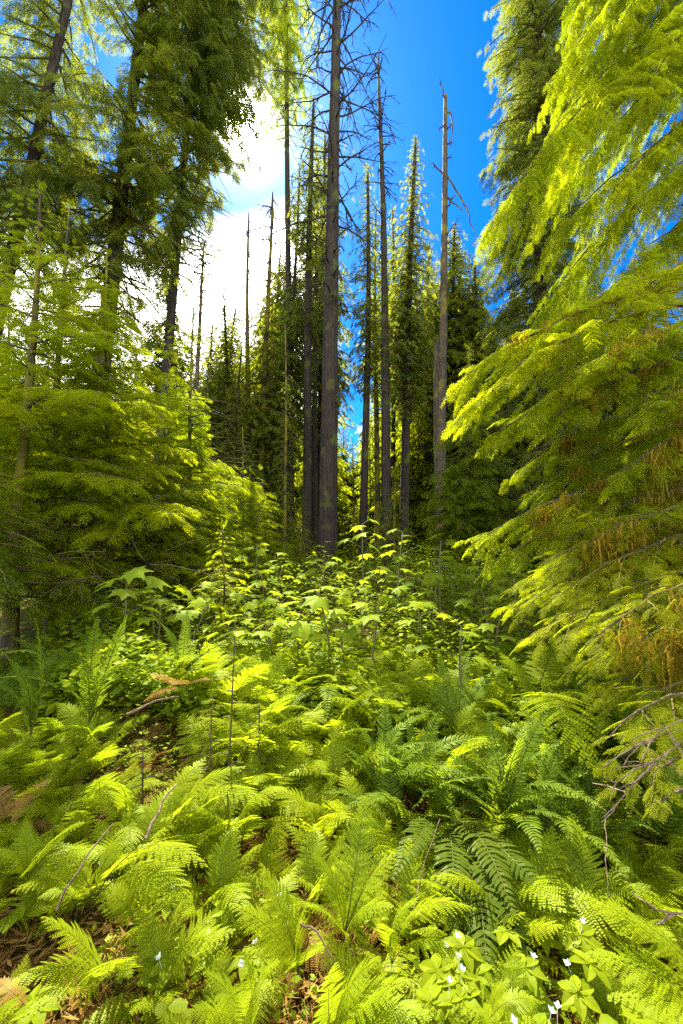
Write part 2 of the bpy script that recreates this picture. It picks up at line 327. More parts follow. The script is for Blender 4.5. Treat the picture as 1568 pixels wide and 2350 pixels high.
def bough(cr, p0, p1, sag=.12, sp=.3, dens=1.0, spread=.38, hang=.25, rad=.02, mossy=0.0, v=.4, wood=True, tilt=None):
    """a limb from p0 to p1 with flat side branchlets that carry needle sprays"""
    p0 = np.asarray(p0, float); p1 = np.asarray(p1, float); Ln = np.linalg.norm(p1 - p0)
    c = (p0 + p1) / 2 + np.array([0, 0, sag * Ln]) + rng.normal(0, .03 * Ln, 3)
    if wood:
        tt = np.linspace(0, 1, 8); pts = bez(p0, c, p1, tt); pts[1:-1] += rng.normal(0, .012 * Ln, (6, 3)) * .6
        tube(cr.wood, pts, rad * (1 - tt * .88) + .002, 5)
    K = max(4, int(Ln / (sp * .42) * dens)); t = np.clip(np.linspace(.10, 1, K) + rng.normal(0, .3 / K, K), .06, 1)
    pt = bez(p0, c, p1, t); tn = bezd(p0, c, p1, t); up = np.array([0, 0, 1.]); side = nrm(np.cross(tn, up)); sg = np.where(np.arange(K) % 2 == 0, 1., -1.)[:, None]
    a = (R(62) * (1 - .55 * t ** 2))[:, None] * rng.uniform(.8, 1.15, (K, 1))
    d = nrm(tn * np.cos(a) + side * sg * np.sin(a) + rng.normal(0, .16, (K, 3)) - up * hang * rng.uniform(.4, 1.3, (K, 1)))
    ll = Ln * spread * (np.sin(PI * np.clip(t * .82 + .18, 0, 1)) ** .7 * .9 + .12) * rng.uniform(.7, 1.15, K)
    ll = np.maximum(ll, sp * .6)
    bv = np.clip(v + rng.normal(0, .10), 0, 1)
    m = np.where(ll < sp * 1.15, 0, np.maximum(1, (ll / (sp * .34)).astype(int))); Mx = max(1, int(m.max()))
    J = np.arange(Mx)[None]; ok = J < m[:, None]; s = (J + .3) / np.maximum(m, 1)[:, None]
    o_ = pt[:, None] + d[:, None] * (ll[:, None] * s * .85)[..., None] - up * (hang * .55 * ll[:, None] * s ** 2)[..., None]
    sd = nrm(np.cross(d, up))[:, None]; s2 = np.where(J % 2 == 0, 1., -1.); b = R(50) * (1 - .4 * s)
    X = d[:, None] * np.cos(b)[..., None] + sd * (s2 * np.sin(b))[..., None] - up * (hang * (.5 + s))[..., None] + rng.normal(0, .1, (K, Mx, 3))
    Z = up + rng.normal(0, .28, (K, Mx, 3)); S = sp * (1.05 - .4 * s) * rng.uniform(.8, 1.2, (K, Mx)); vv = np.clip(bv + rng.normal(0, .12, (K, Mx)), 0, 1)
    if ok.any(): cr.put(o_[ok], X[ok], Z[ok], S[ok], vv[ok])
    if wood and cr.lod in (0, 1):
        for k in np.nonzero(m)[0]:
            tube(cr.wood, np.array([pt[k], pt[k] + d[k] * ll[k] * .45 + up * -.1 * hang * ll[k], pt[k] + d[k] * ll[k] * .85 - up * hang * .5 * ll[k]]), np.array([.006, .004, .002]), 3, cap=False)
    mm = (m > 0)[:, None]
    e = pt + d * (ll * np.where(m > 0, .8, 0))[:, None] - up * (hang * .45 * ll * (m > 0))[:, None]
    cr.put(e, d - up * hang * np.where(mm, 1.2, .3), up + rng.normal(0, .25, (K, 3)), np.where(m > 0, sp * rng.uniform(.8, 1.1, K), np.maximum(ll, sp * .7)), np.full(K, bv))
    if mossy > 0:
        nm = int(Ln * 260 * mossy); tm = rng.uniform(.05, .85, nm); cm_ = bez(p0, c, p1, rng.uniform(.05, .85, 5))
        cc = rng.uniform(.05, .8, max(3, int(Ln * 5))); tm = np.clip(cc[rng.integers(0, len(cc), nm)] + rng.normal(0, .018, nm), .02, .9); base = bez(p0, c, p1, tm) + rng.normal(0, .045, (nm, 3)) + np.array([0, -.13, -.03]); beards(cr.moss, base, .04 + .30 * min(mossy, 1.4) * (.3 + .7 * np.abs(np.sin(tm * 40))) * rng.random(nm) ** 1.3)

def beards(g, base, ln):
    """hanging lichen strands: ragged thin strips"""
    if len(base) == 0: return
    n = len(base); seg = 4; a = rng.uniform(0, 6.28, n); w = rng.uniform(.002, .009, n)
    sd = np.stack([np.cos(a), np.sin(a), 0 * a], -1); p = base.copy(); V = []
    for k in range(seg + 1):
        ww = (w * (1 - k / seg * .85))[:, None]; V.append(np.stack([p - sd * ww, p + sd * ww], 1)); p = p + np.stack([rng.normal(0, .012, n), rng.normal(0, .012, n), -ln / seg], -1)
    V = np.stack(V, 1).reshape(n, -1, 3); q = np.array([[2 * k, 2 * k + 1, 2 * k + 3, 2 * k + 2] for k in range(seg)])
    g.add(V, (q[None] + (np.arange(n) * 2 * (seg + 1))[:, None, None]), None, np.repeat(rng.random(n), 2 * (seg + 1)))

def trunk_pts(px0, py0, px1, py1, Y, Y1=None, below=True, n=40, wob=.04):
    """trunk axis seen through two pixels, run down to the ground"""
    a = P(px0, py0, Y); b = P(px1, py1, Y1 if Y1 else Y); d = (b - a) / (b[2] - a[2])
    z0 = float(g_(a[0], Y)); base = a + d * (z0 - a[2]); base[2] = z0 - .25
    t = np.linspace(0, 1, n)[:, None]; p = base + (b - base) * t
    ph = rng.uniform(0, 6, 4); H = b[2] - base[2]
    p[:, 0] += wob * np.sin(t[:, 0] * 5 + ph[0]) * t[:, 0] * min(1, H / 8) ; p[:, 1] += wob * np.sin(t[:, 0] * 4 + ph[1]) * t[:, 0]
    return p
def trunk_mesh(p, r0, r1, seg=14, flare=.5, ridge=.03, pw=.8):
    H = p[:, 2] - p[0, 2]; t = H / H[-1]; r = r1 + (r0 - r1) * (1 - t) ** pw; r = r * (1 + flare * np.exp(-H / .6))
    g = Geo(); tube(g, p, r, seg, ridge=ridge); return g, r
def along(p, z):
    return np.array([np.interp(z, p[:, 2], p[:, 0]), np.interp(z, p[:, 2], p[:, 1]), z])

def dead_limb(g, p, d, ln, r, depth=2, droop=.15, crook=.22, twigs=6):
    n = 7; pts = [np.array(p, float)]; d = nrm(np.asarray(d, float)); dd = d.copy()
    for k in range(n):
        dd = nrm(dd + rng.normal(0, crook, 3) * .6 - np.array([0, 0, droop * .35])); pts.append(pts[-1] + dd * ln / n)
    pts = np.array(pts); tt = np.linspace(0, 1, n + 1); tube(g, pts, r * (1 - tt * .85) + .002, 4 if depth < 2 else 5, cap=False)
    if depth > 0:
        for k in range(twigs):
            t = rng.uniform(.2, .98); q = pts[int(t * n)]; ax = nrm(pts[min(n, int(t * n) + 1)] - pts[int(t * n) - 1 if t * n >= 1 else 0])
            e = nrm(ax * .8 + rng.normal(0, .6, 3) - np.array([0, 0, droop])); dead_limb(g, q, e, ln * rng.uniform(.25, .5) * (1.1 - t * .5), r * .45, depth - 1, droop * 1.2, crook, max(2, twigs - 2))

def part(parent, name, me):
    o = link(name, me, parent, (0, 0, 0)); return o
def finish_tree(name, label, cat, tg, cr, bark, leaf, base, group=None, keep=None, dead=None, smooth=True, twigmat=None):
    t = thing(name, label, cat, tuple(base), group)
    part(t, 'trunk', tg.mesh('trunk', [bark], smooth, base))
    if cr is not None and cr.O:
        me = cr.mesh('crown', MT[leaf], keep, base); part(t, 'crown', me)
    if cr is not None and cr.wood.n: part(t, 'branches', cr.wood.mesh('branches', [twigmat or 'twig'], False, base))
    if cr is not None and cr.moss.n: part(t, 'hanging_moss', cr.moss.mesh('hanging_moss', ['moss'], False, base))
    if dead is not None and dead.n: part(t, 'bare_limbs', dead.mesh('bare_limbs', [bark], False, base))
    return t

# keep the sun's own line of sight and the clearing's sunlight open
LANES = []
for gx_, gy_, rad_ in [(x_ + (.25 if k_ % 2 else -.2), y_, (.40 if y_ < 3 else .55) + .04 * y_) for k_, y_ in enumerate((1.3, 2.1, 3.0, 4.0, 5.1, 6.3, 7.7)) for x_ in np.arange(-.8 - .18 * y_, .9 + .18 * y_, 1.05 + .05 * y_)] + [(0, 0, .3)]:
    LANES.append((np.array([gx_, gy_, .5 if gy_ else 1.6]), rad_))
TL = [np.array([x_ + rng.normal(0, .25), y_ + rng.normal(0, .25), z_ + rng.normal(0, .3)]) for x_ in np.arange(-7.5, -.8, .85) for y_ in (5.6, 7.4, 9.4) for z_ in (1.6, 3.0, 4.4, 5.8)]
def sunlane(O, amount=1.0):
    k = np.ones(len(O), bool)
    for a, r in LANES:
        w = O - a; s = w @ SUN_D; q = np.linalg.norm(w - s[:, None] * SUN_D, axis=1)
        rr = r * amount if a[1] else r * .9 + .0 * s
        k &= ~((s > 4.5) & (q < rr))
    for a in TL:
        w = O - a; s = w @ SUN_D; k &= ~((s > 5.5) & (np.linalg.norm(w - s[:, None] * SUN_D, axis=1) < .27))
    return k

def conifer(name, label, p, r0, r1, lod, leaf, bark, z0, z1, rmax, nb, sp=.35, droop=.35, prof=None, sag=.10, dens=.8, spread=.36, hang=.3, group=None, mossy=0, v=.45, gap=.12, keep=sunlane, az=None, cat='conifer tree', dead=None, seg=14, lift=0., rad=.022, pw=.8, ridge=.03):
    cr = Crown(lod); tg, _ = trunk_mesh(p, r0, r1, seg, ridge=ridge, pw=pw)
    prof = prof or (lambda u: (1 - u) ** .8 * min(1, .5 + u * 3))
    ga = rng.uniform(0, 6)
    for k in range(nb):
        u = (k + rng.uniform(0, 1)) / nb; z = z0 + (z1 - z0) * u
        if rng.random() < gap: continue
        ga += 2.4 + rng.normal(0, .35); o_ = along(p, z); ln = rmax * prof(u) * rng.uniform(.65, 1.12)
        if ln < .12: ln = .12
        if az is not None and not az(ga, u): continue
        e = o_ + np.array([math.cos(ga) * ln, math.sin(ga) * ln, -ln * droop * rng.uniform(.6, 1.3) + lift * ln])
        bough(cr, o_, e, sag, min(sp, max(ln * .5, .1)), dens, spread, hang, rad * min(1, ln / 2 + .2), mossy, np.clip(v + rng.normal(0, .12), 0, 1))
    if z1 >= p[-1, 2] - .6:
        tip = p[-1]; cr.put(np.array([tip] * 3), np.array([[.1, 0, 1.], [.5, .2, .8], [-.4, .3, .8]]), np.array([[1., 0, 0]] * 3), np.array([sp * .8] * 3), np.array([v] * 3))
    return finish_tree(name, label, cat, tg, cr, bark, leaf, p[0], group, keep, dead)

# ================================================================== TREES
# ---- the dominant dark trunk in the middle
p = trunk_pts(752, 1240, 771, 0, 18, 18.4, n=150, wob=.05); ext = p[-1] + (p[-1] - p[0]) / 30 * 8 * (1 / 1); p = np.vstack([p, np.linspace(p[-1], p[-1] + (p[-1] - p[0]) * .28, 20)[1:]])
tg, _ = trunk_mesh(p, .42, .10, 48, flare=.25, ridge=.05, pw=.75)
dl = Geo(); cr = Crown(1)
for k in range(84):
    z = np.interp(k / 83, [0, 1], [13.5, 37]); a = k * 2.4 + rng.normal(0, .3); o_ = along(p, z)
    dead_limb(dl, o_, (math.cos(a), math.sin(a), rng.uniform(-.1, .35)), rng.uniform(1.6, 4.4) * (1 if z > 18 else .5), .05, 2, .22, .26, 6)
for k in range(34):
    z = rng.uniform(9, 24); a = rng.uniform(PI * .6, PI * 2.3); o_ = along(p, z); ln = rng.uniform(.7, 1.8); bough(cr, o_, o_ + np.array([math.cos(a) * ln, math.sin(a) * ln, -.5 * ln]), .08, .4, .6, .3, .4, .02)
finish_tree('old_fir', 'tall dark furrowed trunk at the centre with a web of bare limbs high up', 'conifer tree', tg, cr, 'bark', 'fir', p[0], None, sunlane, dl)

GB = 'tall trees standing across the back of the clearing'
def back_tree(label, a, b, Y, r, crown=None, leaf='fir', bark='bark', limbs=None, name='fir_tree', mossy=0, topcut=True, n=70, lod=1, r1=None):
    """crown: (py_bottom, py_top, half_width_px, n_boughs, gap)"""
    lod = 2
    p = trunk_pts(*a, *b, Y, n=n, wob=.14); tg, _ = trunk_mesh(p, r, (r1 or r * .16), 14, flare=.3, ridge=.05)
    r = r * 1.1; tg, _ = trunk_mesh(p, r, (r1 or r * .16), 14, flare=.3, ridge=.05, pw=.62)
    cr = Crown(lod); dl = Geo(); zt = lambda py: P(a[0], py, Y)[2]
    if crown:
        y0, y1, hw, nb, gap = crown[:5]; hw *= 1.35; nb = int(nb * 1.8); gap *= .6; z0, z1 = zt(y0), zt(y1); mw = hw / FPX * Y
        pr = crown[5] if len(crown) > 5 else (lambda u: (1 - u) ** .75 * min(1, .45 + u * 2.2) + .1)
        ga = rng.uniform(0, 6)
        for k in range(nb):
            u = (k + rng.random()) / nb; ga += 2.4 + rng.normal(0, .3)
            if rng.random() < gap: continue
            z = z0 + (z1 - z0) * u; o_ = along(p, z); ln = max(.25, mw * pr(u) * rng.uniform(.6, 1.2))
            bough(cr, o_, o_ + np.array([math.cos(ga) * ln, math.sin(ga) * ln, -ln * rng.uniform(.2, .6)]), .08, min(.6, max(.3, ln * .5)), 1.0, .40, .4, .028 * min(1, ln), 0, np.clip(.45 + rng.normal(0, .25), 0, 1))
        cr.put(np.array([p[-1]] * 3), np.array([[.1, 0, 1.], [.5, .2, .8], [-.4, .3, .8]]), np.array([[1., 0, 0]] * 3), np.array([.3] * 3), np.array([.5] * 3))
    if limbs:
        y0, y1, ln0, nl, depth = limbs; z0, z1 = zt(y0), zt(y1)
        for k in range(nl):
            z = z0 + (z1 - z0) * rng.random(); an = rng.uniform(0, 2 * PI); ln = ln0 * rng.uniform(.35, 1.2)
            dead_limb(dl, along(p, z), (math.cos(an), math.sin(an), rng.uniform(-.3, .35)), ln * 1.35, .042, depth, .2, .3, 4)
            if mossy: beards(cr.moss, along(p, z) + rng.normal(0, .12, (26, 3)) + np.array([math.cos(an), math.sin(an), 0]) * ln * .3 * rng.random((26, 1)), .08 + .25 * rng.random(26))
    return finish_tree(name, label, 'dead tree' if 'snag' in name else 'conifer tree', tg, cr, bark, leaf, p[0], GB, sunlane, dl)

back_tree('straight dark trunk close left of the central furrowed trunk', (705, 1170), (716, 230), 22, .27, (760, 240, 62, 95, .15), 'fir', limbs=(900, 500, 1.6, 16, 1))
back_tree('slim trunk squeezed between the two thick dark central trunks', (724, 1130), (724, 330), 26, .20, (800, 330, 55, 70, .2), 'fir')
back_tree('pale bare snag with a needle-thin top against the white cloud', (568, 1110), (572, 488), 24, .20, (1060, 760, 45, 44, 0.2), 'firb', 'barkp', (760, 500, 1.3, 24, 1), 'snag')
back_tree('mossy snag with short crooked branch stubs against the white cloud', (599, 1160), (622, 445), 21, .19, (1080, 620, 70, 102, 0.25), 'firb', 'barkm', (820, 450, 1.0, 34, 1), 'snag', mossy=1)
back_tree('lanky fir with thin scattered foliage between mossy snag and central trunks', (655, 1150), (661, 440), 27, .19, (880, 430, 56, 136, 0.25), 'firb', 'barkm')
back_tree('leaning slender fir just right of the central trunk, swollen at its foot', (834, 1180), (849, 400), 21, .21, (900, 370, 55, 110, .15), 'firb', 'bark')
back_tree('thin mossy fir trunk between the leaning fir and tall spindly snag', (866, 1160), (862, 480), 27, .19, (1000, 470, 46, 80, .2), 'firb', 'barkm')
back_tree('tall spindly snag reaching above its neighbours right of centre', (888, 1190), (872, 138), 20, .24, (900, 500, 42, 62, .2), 'fir', 'bark', (520, 150, 1.0, 46, 1), 'snag', mossy=0)
back_tree('narrow spired fir with a full crown left of the broken snag', (930, 1110), (950, 312), 22, .25, (960, 312, 68, 190, .05), 'fir', 'bark')
back_tree('bushy fir crown rising just behind the right of the broken snag', (1040, 1060), (1042, 515), 26, .22, (980, 515, 92, 200, .05), 'firb', 'bark')
back_tree('thin spired hemlock on the far left of the bright white cloud', (387, 880), (385, 610), 18, .16, (920, 615, 74, 136, 0.2), 'fir', 'bark')
back_tree('pale leaning snag beneath the hanging boughs by the white cloud', (448, 880), (472, 555), 17, .13, (800, 700, 36, 20, .2), 'fir', 'barkp', (700, 565, .9, 26, 1), 'snag')
back_tree('small bare-tipped spire with a rounded crown below the white cloud', (522, 1000), (516, 655), 22, .14, (1020, 690, 62, 136, 0.15), 'firb', 'bark', (720, 660, .5, 8, 0))
back_tree('narrow young fir just left of the pale bare snag', (540, 1100), (552, 800), 19, .12, (1160, 800, 54, 119, 0.1), 'firb', 'bark')

back_tree('thin dark fir immediately right of the narrow white-cloud gap', (640, 1180), (690, 380), 24, .17, (1000, 380, 60, 130, .1), 'fir')
back_tree('ragged fir standing right behind the mossy snag', (610, 1150), (640, 560), 29, .17, (1080, 560, 78, 204, 0.1), 'firb')
back_tree('ragged fir filling the space left of the pale bare snag', (500, 1120), (545, 700), 27, .15, (1120, 700, 74, 204, 0.1), 'firb')
back_tree('small dark fir low against the cloud, right of the leaning pale snag', (478, 1100), (492, 740), 24, .14, (1120, 740, 60, 187, 0.1), 'firb')
back_tree('dark fir behind the left side of the central trunk, tall crown', (735, 1180), (742, 300), 29, .22, (1020, 300, 70, 190, .1), 'firb')
back_tree('slim fir crown directly behind the tall spindly snag', (900, 1180), (905, 470), 30, .2, (900, 470, 60, 110, .1), 'firb')
back_tree('fir crown in the space between spired fir and broken snag', (980, 1150), (985, 560), 29, .2, (900, 560, 60, 110, .1), 'firb')
back_tree('dark spired fir at right of the bushy crown, against blue sky', (1100, 1150), (1092, 600), 24, .22, (1100, 600, 85, 210, .03), 'firb')

# broken snag with individual limbs
p = trunk_pts(1013, 1000, 1024, 218, 18, n=90); tg, _ = trunk_mesh(p, .25, .085, 18, flare=.3, ridge=.05)
t = thing('snag', 'broken-topped bare snag against blue sky with one long drooping dead limb', 'dead tree', tuple(p[0]), GB)
part(t, 'trunk', tg.mesh('trunk', ['barkp'], True, p[0]))
for (py, pts) in [(225, [(1022, 230), (1018, 210), (1010, 188)]), (245, [(1024, 250), (1036, 262), (1038, 300), (1034, 335)]), (330, [(1024, 330), (1040, 327)]), (400, [(1022, 410), (1000, 385), (988, 372)]),
                  (400, [(1024, 400), (1050, 440), (1072, 480), (1088, 530), (1086, 560)]), (470, [(1023, 480), (1035, 458), (1044, 448)]), (455, [(1022, 450), (1045, 468), (1062, 486)]),
                  (540, [(1022, 545), (1036, 525), (1050, 502)]), (555, [(1022, 555), (1038, 558), (1052, 575)]), (280, [(1020, 285), (1008, 300)]), (362, [(1024, 362), (1036, 360)]), (300, [(1024, 300), (1038, 282)])]:
    g = Geo(); w = np.array([P(a, b, 18 - .25 * k) for k, (a, b) in enumerate(pts)]); tt = np.linspace(0, len(w) - 1, len(w) * 3)
    q = np.stack([np.interp(tt, np.arange(len(w)), w[:, c]) for c in range(3)], -1); q[1:] += rng.normal(0, .03, (len(q) - 1, 3)); tube(g, q, np.linspace(.055, .015, len(q)), 5)
    for k in range(5): e = q[rng.integers(len(q) // 3, len(q))]; dead_limb(g, e, rng.normal(0, 1, 3), rng.uniform(.15, .45), .012, 0)
    part(t, 'limb', g.mesh('limb', ['barkp'], False, p[0]))
cr = Crown(1)
for k in range(26):
    z = rng.uniform(P(1020, 900, 18)[2], P(1020, 600, 18)[2]); a = rng.uniform(0, 6.28); ln = rng.uniform(.4, 1.1); o_ = along(p, z); bough(cr, o_, o_ + np.array([math.cos(a) * ln, math.sin(a) * ln, -.3 * ln]), .05, .3, .6, .3, .3, .015)
me = cr.mesh('crown', MT['firb'], None, p[0]); part(t, 'sprouts', me)

# splintered stump left of it
p = trunk_pts(1003, 960, 1001, 800, 19, n=24); g = Geo(); rr = np.full(24, .17); tube(g, p, rr, 12, ridge=.08, cap=False)
for k in range(12):
    a = k / 12 * 2 * PI; b = p[-1] + np.array([math.cos(a), math.sin(a), 0]) * .12; tube(g, np.array([b - [0, 0, .2], b + [0, 0, rng.uniform(.1, .7)]]), np.array([.06, .01]), 4)
t = thing('broken_snag', 'short splintered grey snag standing just left of the tall broken snag', 'dead tree', tuple(p[0])); part(t, 'trunk', g.mesh('trunk', ['barkp'], False, p[0]))

# ---- mid-distance understory conifers
GY = 'young conifers filling in beneath the tall trees'
def young(label, px, Y, py_top, hw, nb=110, leaf='hem2', lod=1, bottom=1290, lean=0, v=.45, droop=.3, sp=.34, r=.09, group=GY, hang=.25, keep=sunlane, gap=.1, name='young_hemlock', prof=None):
    lod = 4 if Y > 27 else 2 if Y > 17 else 3
    p = trunk_pts(px, bottom, px + lean, py_top, Y, n=30, wob=.06); z0 = max(p[0, 2] + .5, P(px, bottom, Y)[2]); mw = hw / FPX * Y
    return conifer(name, label, p, r, .012, lod, leaf, 'barkm', z0, p[-1, 2], mw, nb, sp, droop, prof, .10, .8, .34, hang, group, 0, v, gap, keep, seg=8, rad=.018)
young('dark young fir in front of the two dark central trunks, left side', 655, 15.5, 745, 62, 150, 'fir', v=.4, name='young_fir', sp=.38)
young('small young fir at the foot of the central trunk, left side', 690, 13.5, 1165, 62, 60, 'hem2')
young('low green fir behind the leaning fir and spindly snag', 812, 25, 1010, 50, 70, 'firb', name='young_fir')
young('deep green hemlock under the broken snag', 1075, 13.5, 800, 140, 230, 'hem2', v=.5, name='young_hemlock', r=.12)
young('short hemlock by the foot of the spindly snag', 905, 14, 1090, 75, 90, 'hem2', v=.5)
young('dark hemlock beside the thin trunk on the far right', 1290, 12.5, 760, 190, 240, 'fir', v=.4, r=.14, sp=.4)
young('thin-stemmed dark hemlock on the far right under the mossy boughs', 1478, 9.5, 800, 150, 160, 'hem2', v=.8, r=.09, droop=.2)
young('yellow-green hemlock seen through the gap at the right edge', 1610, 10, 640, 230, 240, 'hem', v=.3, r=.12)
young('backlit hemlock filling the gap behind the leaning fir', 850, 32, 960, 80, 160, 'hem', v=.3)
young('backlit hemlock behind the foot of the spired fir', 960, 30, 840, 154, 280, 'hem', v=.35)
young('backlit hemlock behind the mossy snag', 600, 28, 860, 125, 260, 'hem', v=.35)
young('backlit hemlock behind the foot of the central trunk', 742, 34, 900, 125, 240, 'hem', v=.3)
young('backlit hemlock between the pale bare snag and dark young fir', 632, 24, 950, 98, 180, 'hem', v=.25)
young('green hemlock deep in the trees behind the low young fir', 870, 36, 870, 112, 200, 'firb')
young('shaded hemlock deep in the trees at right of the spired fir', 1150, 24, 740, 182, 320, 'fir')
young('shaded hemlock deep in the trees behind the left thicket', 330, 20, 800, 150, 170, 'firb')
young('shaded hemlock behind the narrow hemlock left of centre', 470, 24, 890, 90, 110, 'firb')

for k_, (px_, Y_, top_, hw_, lf_, lab_) in enumerate([
    (575, 40, 1010, 80, 'hem', 'sunlit conifer far back, left of the pale bare snag foot'), (680, 42, 1000, 80, 'firb', 'sunlit conifer far back behind the dark trunk left of centre'),
    (735, 46, 1040, 70, 'hem', 'small sunlit conifer far back just left of the central trunk'), (790, 44, 1080, 50, 'firb', 'small dark conifer far back in the gap right of the central trunk'),
    (850, 46, 1060, 70, 'hem', 'small sunlit conifer far back behind the leaning fir foot'), (905, 44, 900, 80, 'firb', 'conifer far back between the spindly snag and the spired fir'),
    (985, 38, 850, 100, 'firb', 'dense conifer far back behind the splintered snag'), (1060, 32, 800, 110, 'firb', 'dense conifer far back behind the deep green hemlock'),
    (1180, 30, 760, 130, 'fir', 'dense dark conifer far back left of the large dark fir'), (1330, 26, 720, 170, 'firb', 'dense conifer far back right of the large dark fir'),
    (1480, 22, 700, 180, 'firb', 'dense conifer far back near the right edge'), (250, 26, 820, 150, 'firb', 'dense conifer far back behind the left thicket'),
    (400, 30, 900, 120, 'firb', 'conifer far back between the left thicket and narrow hemlock'), (500, 34, 930, 100, 'firb', 'conifer far back below the small bare-tipped spire'),
    (20, 22, 780, 180, 'fir', 'dense conifer far back at the left edge')]):
    young(lab_, px_, Y_, top_ - 110, hw_ * 1.5, 340, lf_, 1, sp=.9, r=.16, name='conifer', gap=.0, keep=None, prof=lambda u: np.interp(u, [0, .6, 1], [1, .75, .08]))

# ---- big trees upper left
def profB(u): return np.interp(u, [0, .15, .35, .55, .8, 1], [.55, .85, .75, .42, .3, .1])
p = trunk_pts(35, 540, 118, 180, 12, n=90); p = np.vstack([p, np.linspace(p[-1], p[-1] + (p[-1] - p[0]) * .75, 30)[1:]])
conifer('hemlock_tree', 'large dark hemlock in the top left corner with drooping boughs and a leaning trunk', p, .24, .05, 3, 'fir', 'bark', P(40, 600, 12)[2], p[-1, 2], 4.0, 250, .42, .55, profB, .10, .75, .30, .5, None, .02, .55, .25, rad=.04, az=lambda ga, u: not (math.cos(ga) > .2 and u > .3 and int(ga * 7) % 6))
p = trunk_pts(250, 700, 322, 80, 13.5, n=90); p = np.vstack([p, np.linspace(p[-1], p[-1] + (p[-1] - p[0]) * .45, 30)[1:]])
conifer('hemlock_tree', 'huge dark hemlock beside the sun with long drooping boughs over the white cloud', p, .34, .06, 3, 'firb', 'bark', P(250, 740, 13.5)[2], p[-1, 2], 3.3, 330, .46, .5, lambda u: np.interp(u, [0, .2, .4, .8, 1], [.7, .9, .9, .8, .2]), .10, .8, .30, .55, None, .02, .6, .12, rad=.045, az=lambda ga, u: not (math.cos(ga) < -.15 and u > .3))
# boughs right of that trunk, hanging towards the sun (another tree just behind)
p = trunk_pts(395, 700, 455, 0, 15.5, n=80); p = np.vstack([p, np.linspace(p[-1], p[-1] + (p[-1] - p[0]) * .4, 30)[1:]])
conifer('hemlock_tree', 'shadowy tall hemlock crown directly left of the sun, its hanging fringe over the cloud', p, .22, .06, 3, 'fir', 'bark', P(400, 640, 15.5)[2], p[-1, 2], 4.4, 330, .5, .45, lambda u: np.interp(u, [0, .1, .25, .6, 1], [.4, .5, .62, 1, .6]), .10, .8, .30, .6, None, .0, .4, .03, rad=.04, lift=0, az=lambda ga, u: not (math.cos(ga) < -.2 and u > .25))
# yellow-green hanging boughs right of the sun at the top edge
p = trunk_pts(668, 1150, 655, 0, 24, n=80); p = np.vstack([p, np.linspace(p[-1], p[-1] + (p[-1] - p[0]) * .1, 10)[1:]])
conifer('hemlock_tree', 'bright feathery hemlock top between the sun and the central trunk', p, .24, .1, 3, 'hem', 'bark', P(660, 330, 24)[2], p[-1, 2], 2.6, 110, .5, .6, lambda u: np.interp(u, [0, .4, 1], [.5, 1, 1]), .08, .7, .3, .9, None, 0, .35, .1, rad=.03)

# ---- big dark fir right
p = trunk_pts(1240, 1150, 1236, 0, 14, n=100, wob=.12); p = np.vstack([p, np.linspace(p[-1], p[-1] + (p[-1] - p[0]) * .2, 20)[1:]])
conifer('fir_tree', 'large dark fir with a dense ragged crown behind the bright right-hand boughs', p, .32, .07, 3, 'fir', 'bark', P(1240, 960, 14)[2], p[-1, 2], 2.5, 340, .45, .42, lambda u: np.interp(u, [0, .3, .55, .8, 1], [.8, .9, .85, .78, .5]), .08, .85, .32, .35, None, 0, .5, .03, rad=.04, ridge=.05)

# ---- near hemlock thicket on the left
GH = 'bright hemlocks in the near thicket on the left'
def near_h(label, px, Y, py_top, hw, nb, bottom, lean=0, sp=.2, r=.07, v=.35, leaf='hem', lod=1, droop=.08, hang=.2):
    return young(label, px, Y, py_top, hw, nb, leaf, lod, bottom + 130 if bottom < 1300 else bottom, lean, v, droop, sp, r, GH, hang, name='hemlock_tree', prof=lambda u: np.interp(u, [0, .2, .5, .8, 1], [.75, 1, .85, .48, .06]))
near_h('bright hemlock with a thick mossy trunk at the left edge of the thicket', 30, 6.0, 430, 330, 66, 1250, 60, r=.10)
near_h('bright airy hemlock, second trunk in from the left edge of the thicket', 118, 7.0, 470, 330, 66, 1250, 30, r=.09)
near_h('spreading bright hemlock on the right side of the left thicket', 255, 7.6, 590, 300, 78, 1240, -10, r=.08)
near_h('narrow pointed hemlock with dark stem at the right end of the thicket', 432, 9.6, 700, 175, 190, 1270, 12, r=.08, v=.5)
near_h('low bright hemlock nosing out over the devil\'s club at the thicket end', 395, 8.2, 1030, 170, 80, 1290, 5, r=.05, v=.3)
near_h('small hemlock at the far end of the thicket below the pale snag', 555, 11.5, 980, 120, 90, 1280, 0, r=.05, v=.45)
near_h('leafy hemlock sapling poking up over the shrubs under the thicket', 515, 6.2, 1215, 75, 46, 1420, 0, r=.018, v=.25, sp=.2, droop=.05)
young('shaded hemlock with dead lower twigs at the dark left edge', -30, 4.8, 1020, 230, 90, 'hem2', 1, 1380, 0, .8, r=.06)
# dead twiggy undergrowth in the dark under the thicket
g = Geo()
for k in range(60):
    q = P(rng.uniform(-20, 380), rng.uniform(1150, 1400), rng.uniform(5.0, 7.5)); dead_limb(g, q, (rng.normal(), rng.normal() * .5, rng.uniform(-.2, .6)), rng.uniform(.5, 1.3), .007, 1, .1, .25, 4)
tag(link('twigs', g.mesh('twigs', ['twig'])), 'tangle of bare mossy twigs in the dark hollow under the left thicket', 'twigs', kind='stuff')

